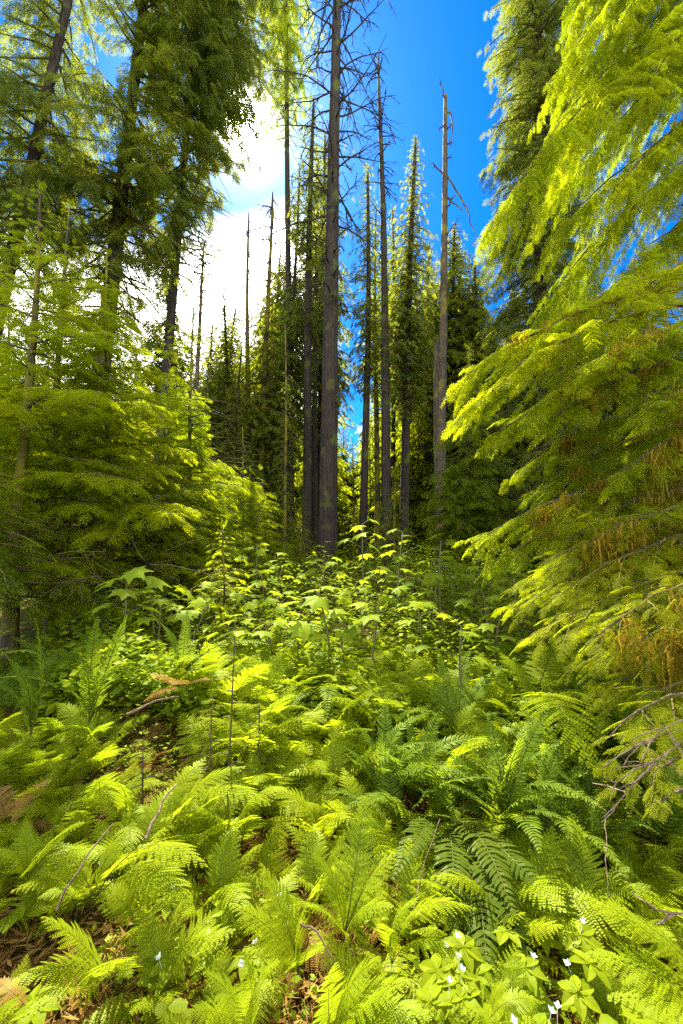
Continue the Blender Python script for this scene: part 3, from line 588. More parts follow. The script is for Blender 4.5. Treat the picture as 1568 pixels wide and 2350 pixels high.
# ---- near boughs from the right
def P2(a): return P(*a)
def hem_right(name, label, trunkpx, Y, r0, boughs, leaf, lod, top, twig='twig', v=.35, extra=None, ref=None):
    p = trunk_pts(trunkpx[0], 1271, trunkpx[1], top, Y, n=60, wob=.05); tg, _ = trunk_mesh(p, r0, .05, 20, ridge=.04)
    cr = Crown(lod)
    for b in boughs:
        s, e = b[0], b[1]; kw = dict(b[2]) if len(b) > 2 else {}
        q1 = P(*e); zz = min(P(*s)[2], p[-1, 2] - .1); q0 = P(*s)
        tr = along(p, min(max(q0[2] - .1, .8), p[-1, 2]))
        kw.setdefault('sp', .3); kw.setdefault('v', v); kw.setdefault('rad', .03)
        # limb from the trunk out to the visible stretch, in one sweep
        if np.linalg.norm(tr - q0) > .3: tube(cr.wood, bez(tr, (tr + q0) / 2 + np.array([0, 0, .05]), q0, np.linspace(0, 1, 6)), np.linspace(.034, .022, 6), 6)
        bough(cr, q0, q1, kw.pop('sag', .12), kw.pop('sp'), kw.pop('dens', .95), kw.pop('spread', .36), kw.pop('hang', .45), kw.pop('rad'), kw.pop('mossy', 0), kw.pop('v'))
    return finish_tree(name, label, 'conifer tree', tg, cr, 'barkm', leaf, p[0], None, sunlane, twigmat=twig)

up = []
for s, e, v_ in [((1640, -260, 6.4), (1260, 190, 6.0), .3), ((1700, -160, 6.2), (1330, 170, 5.8), .3), ((1620, -330, 7), (1310, 60, 6.8), .5), ((1700, 0, 6), (1250, 330, 5.6), .25), ((1650, 80, 5.8), (1115, 535, 5.2), .2),
                 ((1720, 60, 5.4), (1400, 300, 5.0), .25), ((1720, 180, 5.6), (1395, 450, 5.0), .2), ((1700, 220, 6), (1250, 560, 5.9), .45), ((1720, 380, 6), (1450, 600, 5.4), .35), ((1680, 330, 6.4), (1230, 735, 6.4), .6),
                 ((1720, -300, 5.6), (1420, 60, 5.2), .3), ((1760, -120, 5.2), (1500, 180, 4.8), .25), ((1740, 460, 6), (1350, 700, 6.2), .55), ((1740, 300, 5), (1500, 430, 4.6), .2), ((1700, -420, 6.4), (1370, -40, 6.2), .4),
                 ((1620, -60, 6.4), (1330, 250, 6.6), .4), ((1660, 120, 6.6), (1310, 420, 6.8), .5), ((1740, 560, 5.2), (1480, 660, 4.8), .35), ((1600, -350, 7.2), (1300, 20, 7.2), .6)]:
    up.append((s, e, dict(v=v_, hang=.5, spread=.36, sp=.175, sag=.14, dens=.85)))
hem_right('hemlock_tree', 'sunlit yellow-green hemlock whose drooping boughs fill the upper right corner', (1790, 1760), 6.2, .22, up, 'hem', 3, -420)
lo = [((1640, 650, 4.4), (1045, 880, 4.6), dict(sag=.16, mossy=.5, v=.3)), ((1600, 700, 4.2), (1040, 965, 4.2), dict(sag=.16, v=.25, mossy=.2)), ((1620, 760, 4.0), (1130, 1000, 3.9), dict(sag=.14, v=.35, mossy=.3)),
      ((1640, 600, 4.8), (1190, 800, 5.2), dict(sag=.12, v=.35, mossy=.5)), ((1640, 800, 3.8), (1240, 980, 3.8), dict(v=.45, mossy=.9)), ((1640, 720, 3.6), (1330, 850, 3.5), dict(v=.3, mossy=.7)),
      ((1640, 900, 4.4), (1180, 1090, 4.8), dict(v=.6, mossy=.8)), ((1660, 960, 4.2), (1220, 1140, 4.4), dict(v=.6, mossy=.9)), ((1660, 1030, 4), (1090, 1245, 4.2), dict(v=.45, mossy=1.3, sag=.10)),
      ((1660, 1090, 3.8), (1130, 1290, 4.0), dict(v=.5, mossy=1.0, sag=.08)), ((1640, 1120, 3.6), (1300, 1240, 3.5), dict(v=.4, mossy=1.3)), ((1650, 980, 3.5), (1400, 1110, 3.3), dict(v=.5, mossy=1.5)), ((1690, 860, 3.4), (1450, 960, 3.2), dict(v=.4, mossy=1.0))]
for q in lo: q[2].setdefault('hang', .22); q[2].setdefault('sp', .15); q[2].setdefault('dens', .85)
hem_right('mossy_hemlock', 'hemlock with arching boughs and brown hanging moss at the middle right edge', (1750, 1745), 4.4, .17, lo, 'hem', 3, 560)
lo2 = [((1660, 1180, 3.0), (1180, 1345, 3.4), dict(v=.55, mossy=.8)), ((1660, 1210, 2.7), (1280, 1370, 2.8), dict(v=.2, mossy=.2)), ((1640, 1290, 2.5), (1215, 1470, 2.7), dict(v=.15)), ((1640, 1320, 2.3), (1330, 1500, 2.3), dict(v=.15, mossy=.8)),
       ((1660, 1240, 2.9), (1170, 1400, 3.2), dict(v=.3, mossy=.6)), ((1640, 1400, 2.4), (1420, 1500, 2.2), dict(v=.35, mossy=2.2)), ((1640, 1370, 2.7), (1390, 1460, 2.6), dict(v=.4, mossy=1.8)),
       ((1650, 1600, 2.0), (1400, 1690, 1.9), dict(v=.15, sp=.14)), ((1650, 1660, 1.9), (1385, 1760, 1.8), dict(v=.1, sp=.14)), ((1650, 1720, 1.8), (1420, 1810, 1.75), dict(v=.15, sp=.14)), ((1660, 1550, 2.1), (1460, 1610, 2.1), dict(v=.3, mossy=.6, sp=.13)), ((1660, 1790, 1.7), (1490, 1850, 1.65), dict(v=.2, sp=.14))]
lo2 += [((1670, 1400, 2.3), (1300, 1545, 2.5), dict(v=.3, mossy=.7)), ((1670, 1470, 2.3), (1380, 1600, 2.4), dict(v=.25, mossy=1.0)), ((1670, 1520, 2.6), (1340, 1650, 2.7), dict(v=.5, mossy=.6)), ((1670, 1130, 2.9), (1250, 1290, 3.1), dict(v=.35, mossy=1.2))]
for q in lo2: q[2].setdefault('dens', .9); q[2].setdefault('hang', .15); q[2].setdefault('sp', .15); q[2].setdefault('rad', .009)
hem_right('mossy_hemlock', 'low bright hemlock boughs with moss beards reaching over the ferns at right', (1850, 1850), 2.9, .10, lo2, 'hem', 0, 1040)

# bare pink-brown twigs low right
for a, b, lb in [((1568, 1700, 1.75), (1405, 1890, 1.6), 'longest bare pinkish twig drooping below the lowest right hemlock boughs'), ((1540, 1720, 1.7), (1415, 1850, 1.6), 'short bare forked twig beside the longest drooping twig'),
                 ((1600, 1640, 1.8), (1390, 1700, 1.75), 'bare twig reaching level out of the low right hemlock'), ((1600, 2100, 1.2), (1490, 2082, 1.15), 'bare pinkish twig tip poking in at the right edge above the corner fern')]:
    g = Geo(); q0, q1 = P(*a), P(*b); dead_limb(g, q0, q1 - q0, np.linalg.norm(q1 - q0), .0018, 1, .02, .16, 4); tag(link('bare_branch', g.mesh('bare_branch', ['twigp'])), lb, 'branch')

# ================================================================== FERNS
def frond_geo(kind, arch, seed, lod=0, mi=(0, 1)):
    """unit frond along +X with its blade facing +Z"""
    r = np.random.default_rng(seed); g = Geo(); bend = r.uniform(-.12, .12)
    def ax(u): u = np.asarray(u); return np.stack([u, bend * u * (1 - u) * 2, 4 * arch * u * (1 - u) - .0 * u], -1)
    def axt(u): return nrm(ax(np.asarray(u) + .01) - ax(np.asarray(u) - .01))
    tt = np.linspace(0, 1, 9); tube(g, ax(tt), .006 * (1.15 - tt), 3, .5, mi[1], cap=False)
    if kind == 'sword':
        n = 34 if lod == 0 else 22; u = np.linspace(.12, .985, n); u = np.repeat(u, 2); sg = np.tile([1., -1.], n)
        w = .125 * np.interp(u, [0, .12, .3, .7, 1], [.5, .75, 1, .75, .1]) * r.uniform(.9, 1.08, 2 * n)
        T = axt(u); S = nrm(np.cross([0, 0, 1.], T)) * sg[:, None]; Nn = np.cross(T, S * sg[:, None])
        a = R(78) - R(30) * u + r.normal(0, .04, 2 * n); D = T * np.cos(a)[:, None] + S * np.sin(a)[:, None]
        D = nrm(D + Nn * r.uniform(-.05, .35, (2 * n, 1))); B = ax(u); wd = .011 * (1.3 if lod else 1) * np.interp(u, [0, .8, 1], [1, .9, .5])
        s2 = nrm(np.cross(D, Nn)); W = w[:, None]; ww = wd[:, None]
        c1 = B + D * W * .35; c2 = B + D * W * .75 - Nn * W * .10 + T * W * .05; c3 = B + D * W * 1.0 - Nn * W * .22 + T * W * .15
        V = np.stack([B - s2 * ww * .7, B + s2 * ww * .7, c1 + s2 * ww, c1 - s2 * ww, c2 + s2 * ww * .7, c2 - s2 * ww * .7, c3], 1)
        k = np.arange(2 * n)[:, None] * 7; Q = np.concatenate([k + [0, 1, 2, 3], k + [3, 2, 4, 5]]); T3 = k + [5, 4, 6]
        g.add(V, Q, T3, np.repeat(np.clip(.5 + r.normal(0, .2, 2 * n), 0, 1), 7), mi[0])
    else:
        n = {0: 18, 1: 14}[lod]; u0 = np.linspace(.16, .98, n); tri = kind == 'bracken'
        for i_, u in enumerate(u0):
            for sg in (1, -1):
                uu = u + (.5 if sg > 0 else 0) * (.8 / n) * .8; q = (uu - .16) / .84
                w = (.34 * (1 - q) ** .85 + .02) if tri else .27 * np.interp(q, [0, .12, .35, .7, 1], [.45, .75, 1, .62, .08])
                w *= r.uniform(.9, 1.08)
                T = axt(uu); S = nrm(np.cross([0, 0, 1.], T)) * sg; Nn = np.cross(T, S * sg); a = R(80) - R(34) * q + r.normal(0, .05)
                D = nrm(T * math.cos(a) + S * math.sin(a) + Nn * r.uniform(-.18, .06)); B = ax(uu); m = max(3, int(w / (.84 / n * .36))) if lod == 0 else max(3, int(w / .035))
                s = (np.arange(m) + .3) / m; s = np.repeat(s, 2); ps = np.tile([1., -1.], m)
                side = np.cross(D, Nn); cp = B + D * (w * s)[:, None] - Nn * (w * .18 * s ** 2)[:, None] + T * (w * .12 * s ** 2)[:, None]
                pl = .84 / n * (.66 if lod == 0 else .8) * (1 - s) ** .55 * np.interp(w, [0, .2], [.7, 1.25]) + .003; pw = w / m * 1.12
                b = R(62) - R(15) * s; dd = nrm(D * np.cos(b)[:, None] + side * (ps * np.sin(b))[:, None] + Nn * r.normal(0, .06, (2 * m, 1)))
                V = rhombs(cp, dd, pl, np.full(2 * m, pw), np.broadcast_to(Nn, (2 * m, 3)))
                g.add(V, np.arange(8 * m).reshape(-1, 4), None, np.repeat(np.clip(.4 + r.normal(0, .18) + r.normal(0, .1, 2 * m), 0, 1), 4), mi[0])
                if lod == 0:
                    e = cp[-1]; h = side * .0016; g.add(np.array([B - h, B + h, cp[m] + h * .7, cp[m] - h * .7, e]) + Nn * .001, [[0, 1, 2, 3]], [[3, 2, 4]], .5, mi[0])
                    # tip
                    V = rhombs(e[None], nrm(D + T * .2 - Nn * .25)[None], [w / m * 1.6], [w / m * .7], Nn[None]); g.add(V, [[0, 1, 2, 3]], None, .4, mi[0])
    return g
FR = {}
def frond_mesh(kind, arch, mat, lod=0, seed=0):
    k = (kind, round(arch, 2), mat, lod, seed)
    if k not in FR: FR[k] = frond_geo(kind, arch, hash((kind, round(arch * 100), seed)) % 1 + seed * 7 + int(arch * 100), lod).mesh('frond', [mat, 'rachis'])
    return FR[k]
from mathutils import Matrix
def frame_mat(B, Tp, twist=0.0, up=None, wide=1.0):
    X = np.asarray(Tp) - np.asarray(B); s = np.linalg.norm(X); X = X / s; u = np.array([0, 0, 1.]) if up is None else np.asarray(up, float)
    Z = u - X * (u @ X); Z = Z / max(np.linalg.norm(Z), 1e-6); Y = np.cross(Z, X); c, sn = math.cos(twist), math.sin(twist); Y2 = Y * c + Z * sn; Z2 = Z * c - Y * sn
    m = np.eye(4); m[:3, 0] = X * s; m[:3, 1] = Y2 * s * wide; m[:3, 2] = Z2 * s; m[:3, 3] = B; return m
def hero_fern(label, kind, base, tips, mat=None, arch=.14, name=None, cat='fern', group=None, lod=0, wide=1.0):
    """tips: list of world points or (point, arch, twist)"""
    base = np.asarray(base, float) + (np.array([0, 0, .10]) if kind != 'sword' else 0); t = thing(name or {'lady': 'lady_fern', 'sword': 'sword_fern', 'bracken': 'wood_fern'}[kind], label, cat, tuple(base), group)
    mat = mat or ('sword' if kind == 'sword' else 'lady')
    for k, tp in enumerate(tips):
        a, tw = arch, rng.normal(0, .15)
        if isinstance(tp, tuple): tp, a, tw = tp
        o = link('frond', frond_mesh(kind, a, mat, lod, k % 4), t); m = frame_mat(np.zeros(3), np.asarray(tp) - base, tw, None, wide); o.matrix_local = Matrix(m.tolist())
    return t
def ringtips(base, n, ln, elev, jit=.2, a0=None):
    a0 = rng.uniform(0, 6) if a0 is None else a0; out = []
    for k in range(n):
        a = a0 + k * 2 * PI / n + rng.normal(0, jit); e = elev + rng.normal(0, .14); l_ = ln * rng.uniform(.75, 1.15)
        out.append((base + l_ * np.array([math.cos(a) * math.cos(e), math.sin(a) * math.cos(e), math.sin(e)]), rng.choice([.10, .16, .22]), rng.normal(0, .2)))
    return out
def tip(px, py, z, a=.14, tw=0.0): return (PH(px, py, z), a, tw)
def B(px, py): return G(px, py)

# foreground
hero_fern('pointed pale fern at the bottom left corner, fronds spread low', 'bracken', PH(240, 2330, .08), [tip(100, 2105, .42, .10, .1), tip(30, 2255, .34, .12), tip(235, 2245, .36, .14), tip(60, 2330, .3), tip(300, 2240, .3)])
hero_fern('arching fern with a broad frond curving right, left of the lower centre', 'lady', PH(215, 2120, .1), [tip(470, 1985, .40, .22, -.25), tip(440, 2080, .28, .2, -.2), tip(120, 1930, .35), tip(90, 2060, .3), tip(300, 1900, .4)])
hero_fern('fern with one long frond bowing right above the lower-left fern', 'lady', PH(380, 1960, .1), [tip(615, 1845, .42, .22, -.2), tip(560, 1760, .45, .16), tip(470, 1740, .4), tip(300, 1850, .3), tip(420, 1800, .4)])
hero_fern('upright bright wood fern in the centre foreground', 'bracken', PH(790, 2230, .05), [tip(838, 1835, .52, .08, .05), tip(720, 1960, .42, .12), tip(905, 1960, .4, .12), tip(900, 2080, .35, .16), tip(700, 2080, .35)])
hero_fern('wood fern left of the central foreground fern', 'bracken', PH(690, 2310, .06), [tip(600, 1985, .46, .10), tip(530, 2075, .36, .14), tip(715, 2050, .42, .12), tip(560, 2180, .3, .14), tip(740, 2180, .35)])
hero_fern('fern with comb-like pale frond arching right of the central foreground', 'lady', PH(900, 2290, .12), [tip(1090, 2085, .42, .24, -.3), tip(960, 2060, .44, .18), tip(1060, 2200, .34, .2, -.2), tip(880, 2120, .4)])
hero_fern('fern with stiff striped fronds cut off by the bottom edge, left of centre', 'lady', PH(560, 2480, .1), [tip(560, 2190, .42, .12), tip(470, 2230, .4), tip(640, 2210, .42), tip(420, 2330, .34)])
hero_fern('bright fern at the bottom edge just right of centre, fronds leaning right', 'bracken', PH(760, 2480, .1), [tip(940, 2250, .42, .12), tip(870, 2200, .42, .1), tip(770, 2210, .42, .12), tip(990, 2330, .36)])
hero_fern('large bright fern leaning in from the bottom right corner', 'bracken', PH(1720, 2480, .1), [tip(1340, 2060, .42, .12, .2), tip(1440, 2090, .5, .10), tip(1350, 2190, .34, .12), tip(1560, 2120, .5), tip(1400, 2290, .3)])
hero_fern('tall bright sword fern standing right of the lower centre', 'sword', PH(1150, 1930, .0), [tip(1262, 1618, .72, .06, .2), tip(1215, 1665, .66, .08, -.2), tip(1290, 1705, .6, .14), tip(1120, 1640, .6), tip(1060, 1700, .55), tip(1010, 1800, .4), tip(1330, 1830, .4, .2), tip(1240, 1960, .3, .2), tip(990, 1700, .5)], wide=1.25)
hero_fern('sprawling dark sword fern in the shade at the lower right', 'sword', PH(1010, 1890, .02), [tip(1120, 2280, .12, .10), tip(1040, 2170, .14, .14), tip(1230, 2230, .12, .12), tip(1300, 2110, .15), tip(1180, 2100, .2), tip(900, 2020, .2), tip(960, 1730, .45)], mat='swordd', wide=1.15)
hero_fern('drooping dark sword fern just right of the picture centre', 'sword', PH(750, 1640, .15), [tip(735, 1480, .62, .14), tip(780, 1520, .6, .2), tip(700, 1530, .58, .2), tip(820, 1600, .42, .26), tip(670, 1620, .4, .26), tip(750, 1650, .4, .3), tip(845, 1545, .5)], wide=1.2)
hero_fern('upright sword fern clump on the mossy mound left of centre', 'sword', P(415, 1555, 3.6), [(P(560, 1440, 3.5), .10, .1), (P(500, 1420, 3.6), .08, 0), (P(430, 1400, 3.8), .08, 0), (P(370, 1430, 3.7), .12, 0), (P(620, 1480, 3.4), .16, 0), (P(350, 1500, 3.4), .2, 0), (P(470, 1520, 3.2), .2, 0), (P(540, 1500, 3.3), .15, 0)])
hero_fern('pair of pale upright sword fern fronds in front of the dark hollow', 'sword', P(205, 1660, 2.9), [(P(225, 1415, 2.8), .06, .4), (P(292, 1412, 2.9), .06, -.3), (P(180, 1500, 2.7), .12, 0), (P(290, 1520, 2.8), .14, 0), (P(130, 1580, 2.7), .16, 0)])
hero_fern('sword fern with a bristly upright frond near the left edge', 'sword', P(70, 1690, 2.5), [(P(80, 1418, 2.5), .06, .5), (P(10, 1500, 2.5), .12, 0), (P(130, 1540, 2.5), .12, 0), (P(-30, 1560, 2.4), .16, 0), (P(60, 1570, 2.3), .2, 0)])
hero_fern('sword fern leaning out from the left edge beside the dark hollow', 'sword', P(-70, 1560, 3.2), [(P(40, 1440, 3.1), .12, .2), (P(20, 1490, 3.0), .14, 0), (P(90, 1500, 3.1), .16, 0), (P(-40, 1400, 3.1), .1, 0)])
hero_fern('big sword fern among pale ferns right of the centre', 'sword', PH(1060, 1720, .1), [tip(1010, 1500, .68, .10), tip(1080, 1490, .7, .1), tip(1160, 1530, .62), tip(950, 1560, .58), tip(920, 1640, .45, .2), tip(1170, 1640, .45, .2), tip(1100, 1660, .4, .25)])
hero_fern('lacy fern hanging over the shade at the right, below the mossy boughs', 'lady', PH(1230, 1640, .3), [tip(1330, 1560, .6, .16), tip(1400, 1640, .5, .2), tip(1150, 1500, .7), tip(1290, 1480, .7), tip(1360, 1760, .4, .2)])
hero_fern('orange-brown withered fern at the left edge', 'lady', PH(20, 1950, .1), [tip(110, 1790, .3), tip(-20, 1800, .3), tip(60, 1850, .25), tip(130, 1900, .2)], 'brown', name='withered_fern')
hero_fern('rust-brown withered fern in the bottom left corner', 'lady', PH(60, 2400, .05), [tip(-20, 2250, .2), tip(60, 2290, .15), tip(120, 2330, .15)], 'brown', name='withered_fern')
hero_fern('orange withered fern on the mound under the sword fern clump', 'lady', P(420, 1610, 3.1), [(P(340, 1545, 3.1), .1, 0), (P(480, 1560, 3.0), .1, 0), (P(400, 1570, 2.8), .12, 0), (P(330, 1610, 2.9), .12, 0)], 'brown', name='withered_fern')
hero_fern('wood fern reaching over the litter left of the lower centre', 'bracken', PH(60, 2080, .1), [tip(190, 1890, .45, .14), tip(60, 1880, .4), tip(220, 1960, .35), tip(-40, 1950, .4), tip(10, 1990, .3)])
hero_fern('small pale fern near the bottom edge right of the white flowers', 'lady', PH(1130, 2420, .08), [tip(1170, 2250, .26), tip(1110, 2260, .26), tip(1240, 2300, .22), tip(1080, 2330, .2)])

# whole ferns built once each, then set out as individuals
def fern_geo(kind, n, elev, seed, lod=1):
    G_ = Geo(); r = np.random.default_rng(seed)
    for k in range(n):
        fg = frond_geo(kind, r.choice([.1, .16, .22, .28]), seed * 13 + k % 4, lod); V, A, Q, T, MQ, Mt = fg.arrays(); a = k * 2 * PI / n + r.normal(0, .25); e = elev + r.normal(0, .18); ln = r.uniform(.7, 1.1)
        m = frame_mat(np.zeros(3), ln * np.array([math.cos(a) * math.cos(e), math.sin(a) * math.cos(e), math.sin(e)]), r.normal(0, .25)); V = V @ m[:3, :3].T
        G_.V.append(V); G_.A.append(A); G_.Q.append(Q + G_.n); G_.MQ.append(MQ); G_.T.append(T + G_.n); G_.MT_.append(Mt); G_.n += len(V)
    return G_
FM = {'lady': [fern_geo('lady', 8, .75, 3, 0).mesh('lady_fern', ['lady', 'rachis']), fern_geo('lady', 7, .55, 4, 0).mesh('lady_fern', ['lady', 'rachis']), fern_geo('bracken', 6, .7, 5, 0).mesh('lady_fern', ['lady', 'rachis'])],
      'sword': [fern_geo('sword', 11, .85, 6, 0).mesh('sword_fern', ['sword', 'rachis']), fern_geo('sword', 9, .6, 7, 0).mesh('sword_fern', ['sword', 'rachis'])],
      'brown': [fern_geo('lady', 6, .15, 8, 0).mesh('withered_fern', ['brown', 'rachis'])]}
cnt = 0; placed = []
def scatter(kind, n, xr, yr, size, name, label, cat, group, mind=.3, zoff=0, ok=None):
    k = 0; tries = 0
    while k < n and tries < n * 40:
        tries += 1; y = rng.uniform(*yr); x = rng.uniform(*xr) * y if isinstance(xr, tuple) else 0
        if ok is not None and not ok(x, y): continue
        if any((x - a) ** 2 + (y - b) ** 2 < mind ** 2 * (.35 + y * .09) for a, b in placed): continue
        placed.append((x, y)); me = FM[kind][rng.integers(len(FM[kind]))]; o = link(name, me, None, tuple(onG(x, y) + np.array([0, 0, zoff])))
        s = rng.uniform(*size); o.scale = (s, s, s * rng.uniform(.85, 1.1)); o.rotation_euler = (rng.normal(0, .12), rng.normal(0, .12), rng.uniform(0, 6.28)); tag(o, label, cat, group); k += 1
scatter('lady', 62, (-.5, .4), (2.9, 4.4), (.42, .66), 'lady_fern', 'lacy pale fern in the dense bank across the middle of the clearing', 'fern', 'pale ferns in the bank across the middle', .26, ok=lambda x, y: (x + 1.35) ** 2 + (y - 3.1) ** 2 > .25)
scatter('lady', 44, (-.3, .6), (4.3, 6.2), (.45, .65), 'lady_fern', 'pale fern crowded under the big-leaved devil\'s club', 'fern', 'ferns under the devil\'s club', .3)
scatter('sword', 26, (.05, .75), (2.4, 4.2), (.5, .72), 'sword_fern', 'dark green sword fern in the bank at right of centre', 'fern', 'sword ferns in the right-hand bank', .26)
scatter('sword', 12, (-.8, -.2), (3.2, 5.2), (.5, .7), 'sword_fern', 'sword fern at the edge of the dark hollow on the left', 'fern', 'sword ferns by the dark hollow', .26)
scatter('lady', 54, (-.85, .3), (1.8, 3.1), (.28, .46), 'lady_fern', 'small pale fern growing through the brown litter on the left', 'fern', 'small ferns on the left slope', .2, ok=lambda x, y: math.sin(x * 3.1 + 2) * math.sin(y * 2.9) > -.55 and (x + 1.3) ** 2 + (y - 3.0) ** 2 > .12)
scatter('lady', 16, (-.8, .8), (1.2, 1.9), (.22, .34), 'lady_fern', 'small low fern filling in between the large foreground ferns', 'fern', 'small ferns between the foreground ferns', .17)
scatter('sword', 12, (-.95, -.6), (2.4, 4.6), (.5, .7), 'sword_fern', 'sword fern crowded along the left edge below the dark hollow', 'fern', 'sword ferns along the left edge', .26)
scatter('brown', 14, (-.7, .15), (1.6, 3.6), (.25, .42), 'withered_fern', 'flattened orange-brown dead fern lying among the green ones', 'fern', 'withered ferns in the litter', .2)
scatter('lady', 24, (.3, .9), (1.9, 3.2), (.3, .5), 'lady_fern', 'fern in the shade under the low right-hand boughs', 'fern', 'ferns under the right-hand boughs', .24)

# ================================================================== DEVIL'S CLUB
def club_leaf(seed):
    r = np.random.default_rng(seed); lobes = [(-2.35, .48), (-1.55, .72), (-.75, .92), (0, 1.0), (.75, .92), (1.55, .72), (2.35, .48)]; out = [(-PI + .12, .10)]
    for k, (a, ln) in enumerate(lobes):
        if k: am = (a + lobes[k - 1][0]) / 2; out.append((am, .52 * (ln + lobes[k - 1][1]) / 2 + .12))
        for da, f in ((-.24, .66), (-.20, .74), (-.10, .80), (-.07, .9), (0, 1.0), (.07, .9), (.10, .80), (.20, .74), (.24, .66)):
            out.append((a + da, ln * f * r.uniform(.96, 1.04)))
    out.append((PI - .12, .10)); o_ = np.array(out); ang, rr = o_[:, 0], o_[:, 1]
    z = lambda a, q: -.22 * q ** 2 + .07 * q * np.abs(np.sin(a * 2.05)) * -1
    rim = np.stack([np.cos(ang) * rr, np.sin(ang) * rr, z(ang, rr)], -1); mid = np.stack([np.cos(ang) * rr * .5, np.sin(ang) * rr * .5, z(ang, rr * .5)], -1)
    n = len(ang); V = np.concatenate([[[0, 0, .0]], mid, rim]); T = [(0, 1 + k, 2 + k) for k in range(n - 1)]; Q = [(1 + k, 1 + n + k, 2 + n + k, 2 + k) for k in range(n - 1)]
    g = Geo(); g.add(V, Q, T, .5); return g
CLUB = []
for s in range(4):
    g = club_leaf(s); V, A, Q, T, MQ, Mt = g.arrays(); g.A = [np.full(len(V), s / 3.)]; CLUB.append(g.mesh('leaf', ['club'], True))
def devils_club(label, top, n=7, rad=.17, group='devil\'s club shrubs behind the fern bank', tiers=2):
    top = np.asarray(top, float); bx = top[0] + rng.normal(0, .12); by = top[1] + rng.normal(0, .12); base = onG(bx, by)
    t = thing('devils_club', label, 'shrub', tuple(base), group); g = Geo(); q = top - base
    tt = np.linspace(0, 1, 7)[:, None]; pts = q * tt + np.array([.05, .03, 0]) * np.sin(tt * PI) * rng.normal(0, 1.2); pts[:, 2] -= .04 * np.sin(tt[:, 0] * PI)
    tube(g, pts, np.linspace(.016, .010, 7), 6)
    a0 = rng.uniform(0, 6)
    for k in range(n):
        f = 1 - (k / n) * .38 * tiers / 2; bp_ = np.array([np.interp(f, tt[:, 0], pts[:, c]) for c in range(3)]); a = a0 + k * 2.4; pl = rng.uniform(.14, .28) * (1.3 if k > 2 else .7); e = rng.uniform(.25, .6)
        lp = bp_ + pl * np.array([math.cos(a) * math.cos(e), math.sin(a) * math.cos(e), math.sin(e)]); tube(g, np.array([bp_, (bp_ + lp) / 2 + [0, 0, .01], lp]), np.array([.005, .004, .003]), 4)
        s = rad * rng.uniform(.9, 1.35); d = np.array([math.cos(a), math.sin(a), rng.uniform(-.35, .05)])
        o = link('leaf', CLUB[rng.integers(4)], t); o.matrix_local = Matrix(frame_mat(lp, lp + d * s, rng.normal(0, .28)).tolist())
    part(t, 'stem', g.mesh('stem', ['clubstem'], True))
    return t
DL = 'devil\'s club with big lobed leaves crowded into the pale green belt behind the ferns'
for px, py, Y, nn_, rd, lab in [
    (292, 1318, 4.6, 9, .19, 'devil\'s club with pale upturned leaves standing against the dark hollow on the left'),
    (730, 1358, 4.4, 8, .19, 'devil\'s club with the largest pale leaves in the middle of the clearing'),
    (832, 1203, 6.6, 8, .17, 'tallest devil\'s club, its umbrella of leaves just right of the central trunk'),
    (925, 1222, 6.4, 8, .17, 'tall-stemmed devil\'s club with a flat leaf umbrella below the spindly snag'),
    (1012, 1240, 6.2, 9, .17, 'many-tiered devil\'s club at the right end of the row under the dark hemlock'),
    (870, 1385, 4.3, 7, .17, 'low devil\'s club with broad leaves right of the large pale-leaved one'),
    (1060, 1440, 3.6, 5, .12, 'devil\'s club with two large smooth leaves above the right fern bank'),
    (590, 1252, 8, 8, .17, 'devil\'s club rising highest on the left of the belt near the thicket end'),
    (440, 1335, 5.8, 8, .17, None), (520, 1300, 7.2, 8, .17, None), (600, 1300, 7, 8, .17, None), (650, 1285, 8, 8, .17, None), (700, 1300, 8.2, 8, .17, None), (560, 1345, 6, 8, .17, None), (480, 1372, 5.4, 7, .17, None), (640, 1352, 6, 8, .17, None),
    (690, 1395, 4.8, 7, .16, None), (815, 1325, 6, 8, .17, None), (870, 1290, 7.2, 8, .17, None), (945, 1300, 7, 8, .17, None), (900, 1340, 6, 8, .17, None), (1035, 1275, 6.6, 8, .17, None), (1070, 1295, 7.2, 8, .17, None), (1000, 1330, 6, 8, .17, None),
    (1135, 1292, 6.5, 8, .17, None), (1180, 1310, 6, 8, .16, None), (775, 1275, 8.5, 8, .17, None), (540, 1405, 5, 7, .15, None), (610, 1415, 4.8, 7, .15, None), (960, 1375, 5, 8, .16, None), (780, 1415, 4.3, 6, .14, None), (1110, 1350, 5.2, 8, .16, None), (370, 1360, 4.9, 7, .15, None),
    (340, 1330, 5.6, 8, .16, None), (850, 1262, 9, 8, .18, None), (720, 1265, 9.5, 8, .18, None), (920, 1265, 9, 8, .18, None), (990, 1275, 8.5, 8, .18, None), (1100, 1262, 9, 8, .18, None), (640, 1262, 9.5, 8, .18, None), (560, 1280, 9, 8, .18, None), (1150, 1390, 4.6, 7, .15, None), (500, 1335, 6.6, 8, .16, None)]:
    devils_club(lab or DL, P(px, py + (0 if lab else 16), Y), nn_, rd)

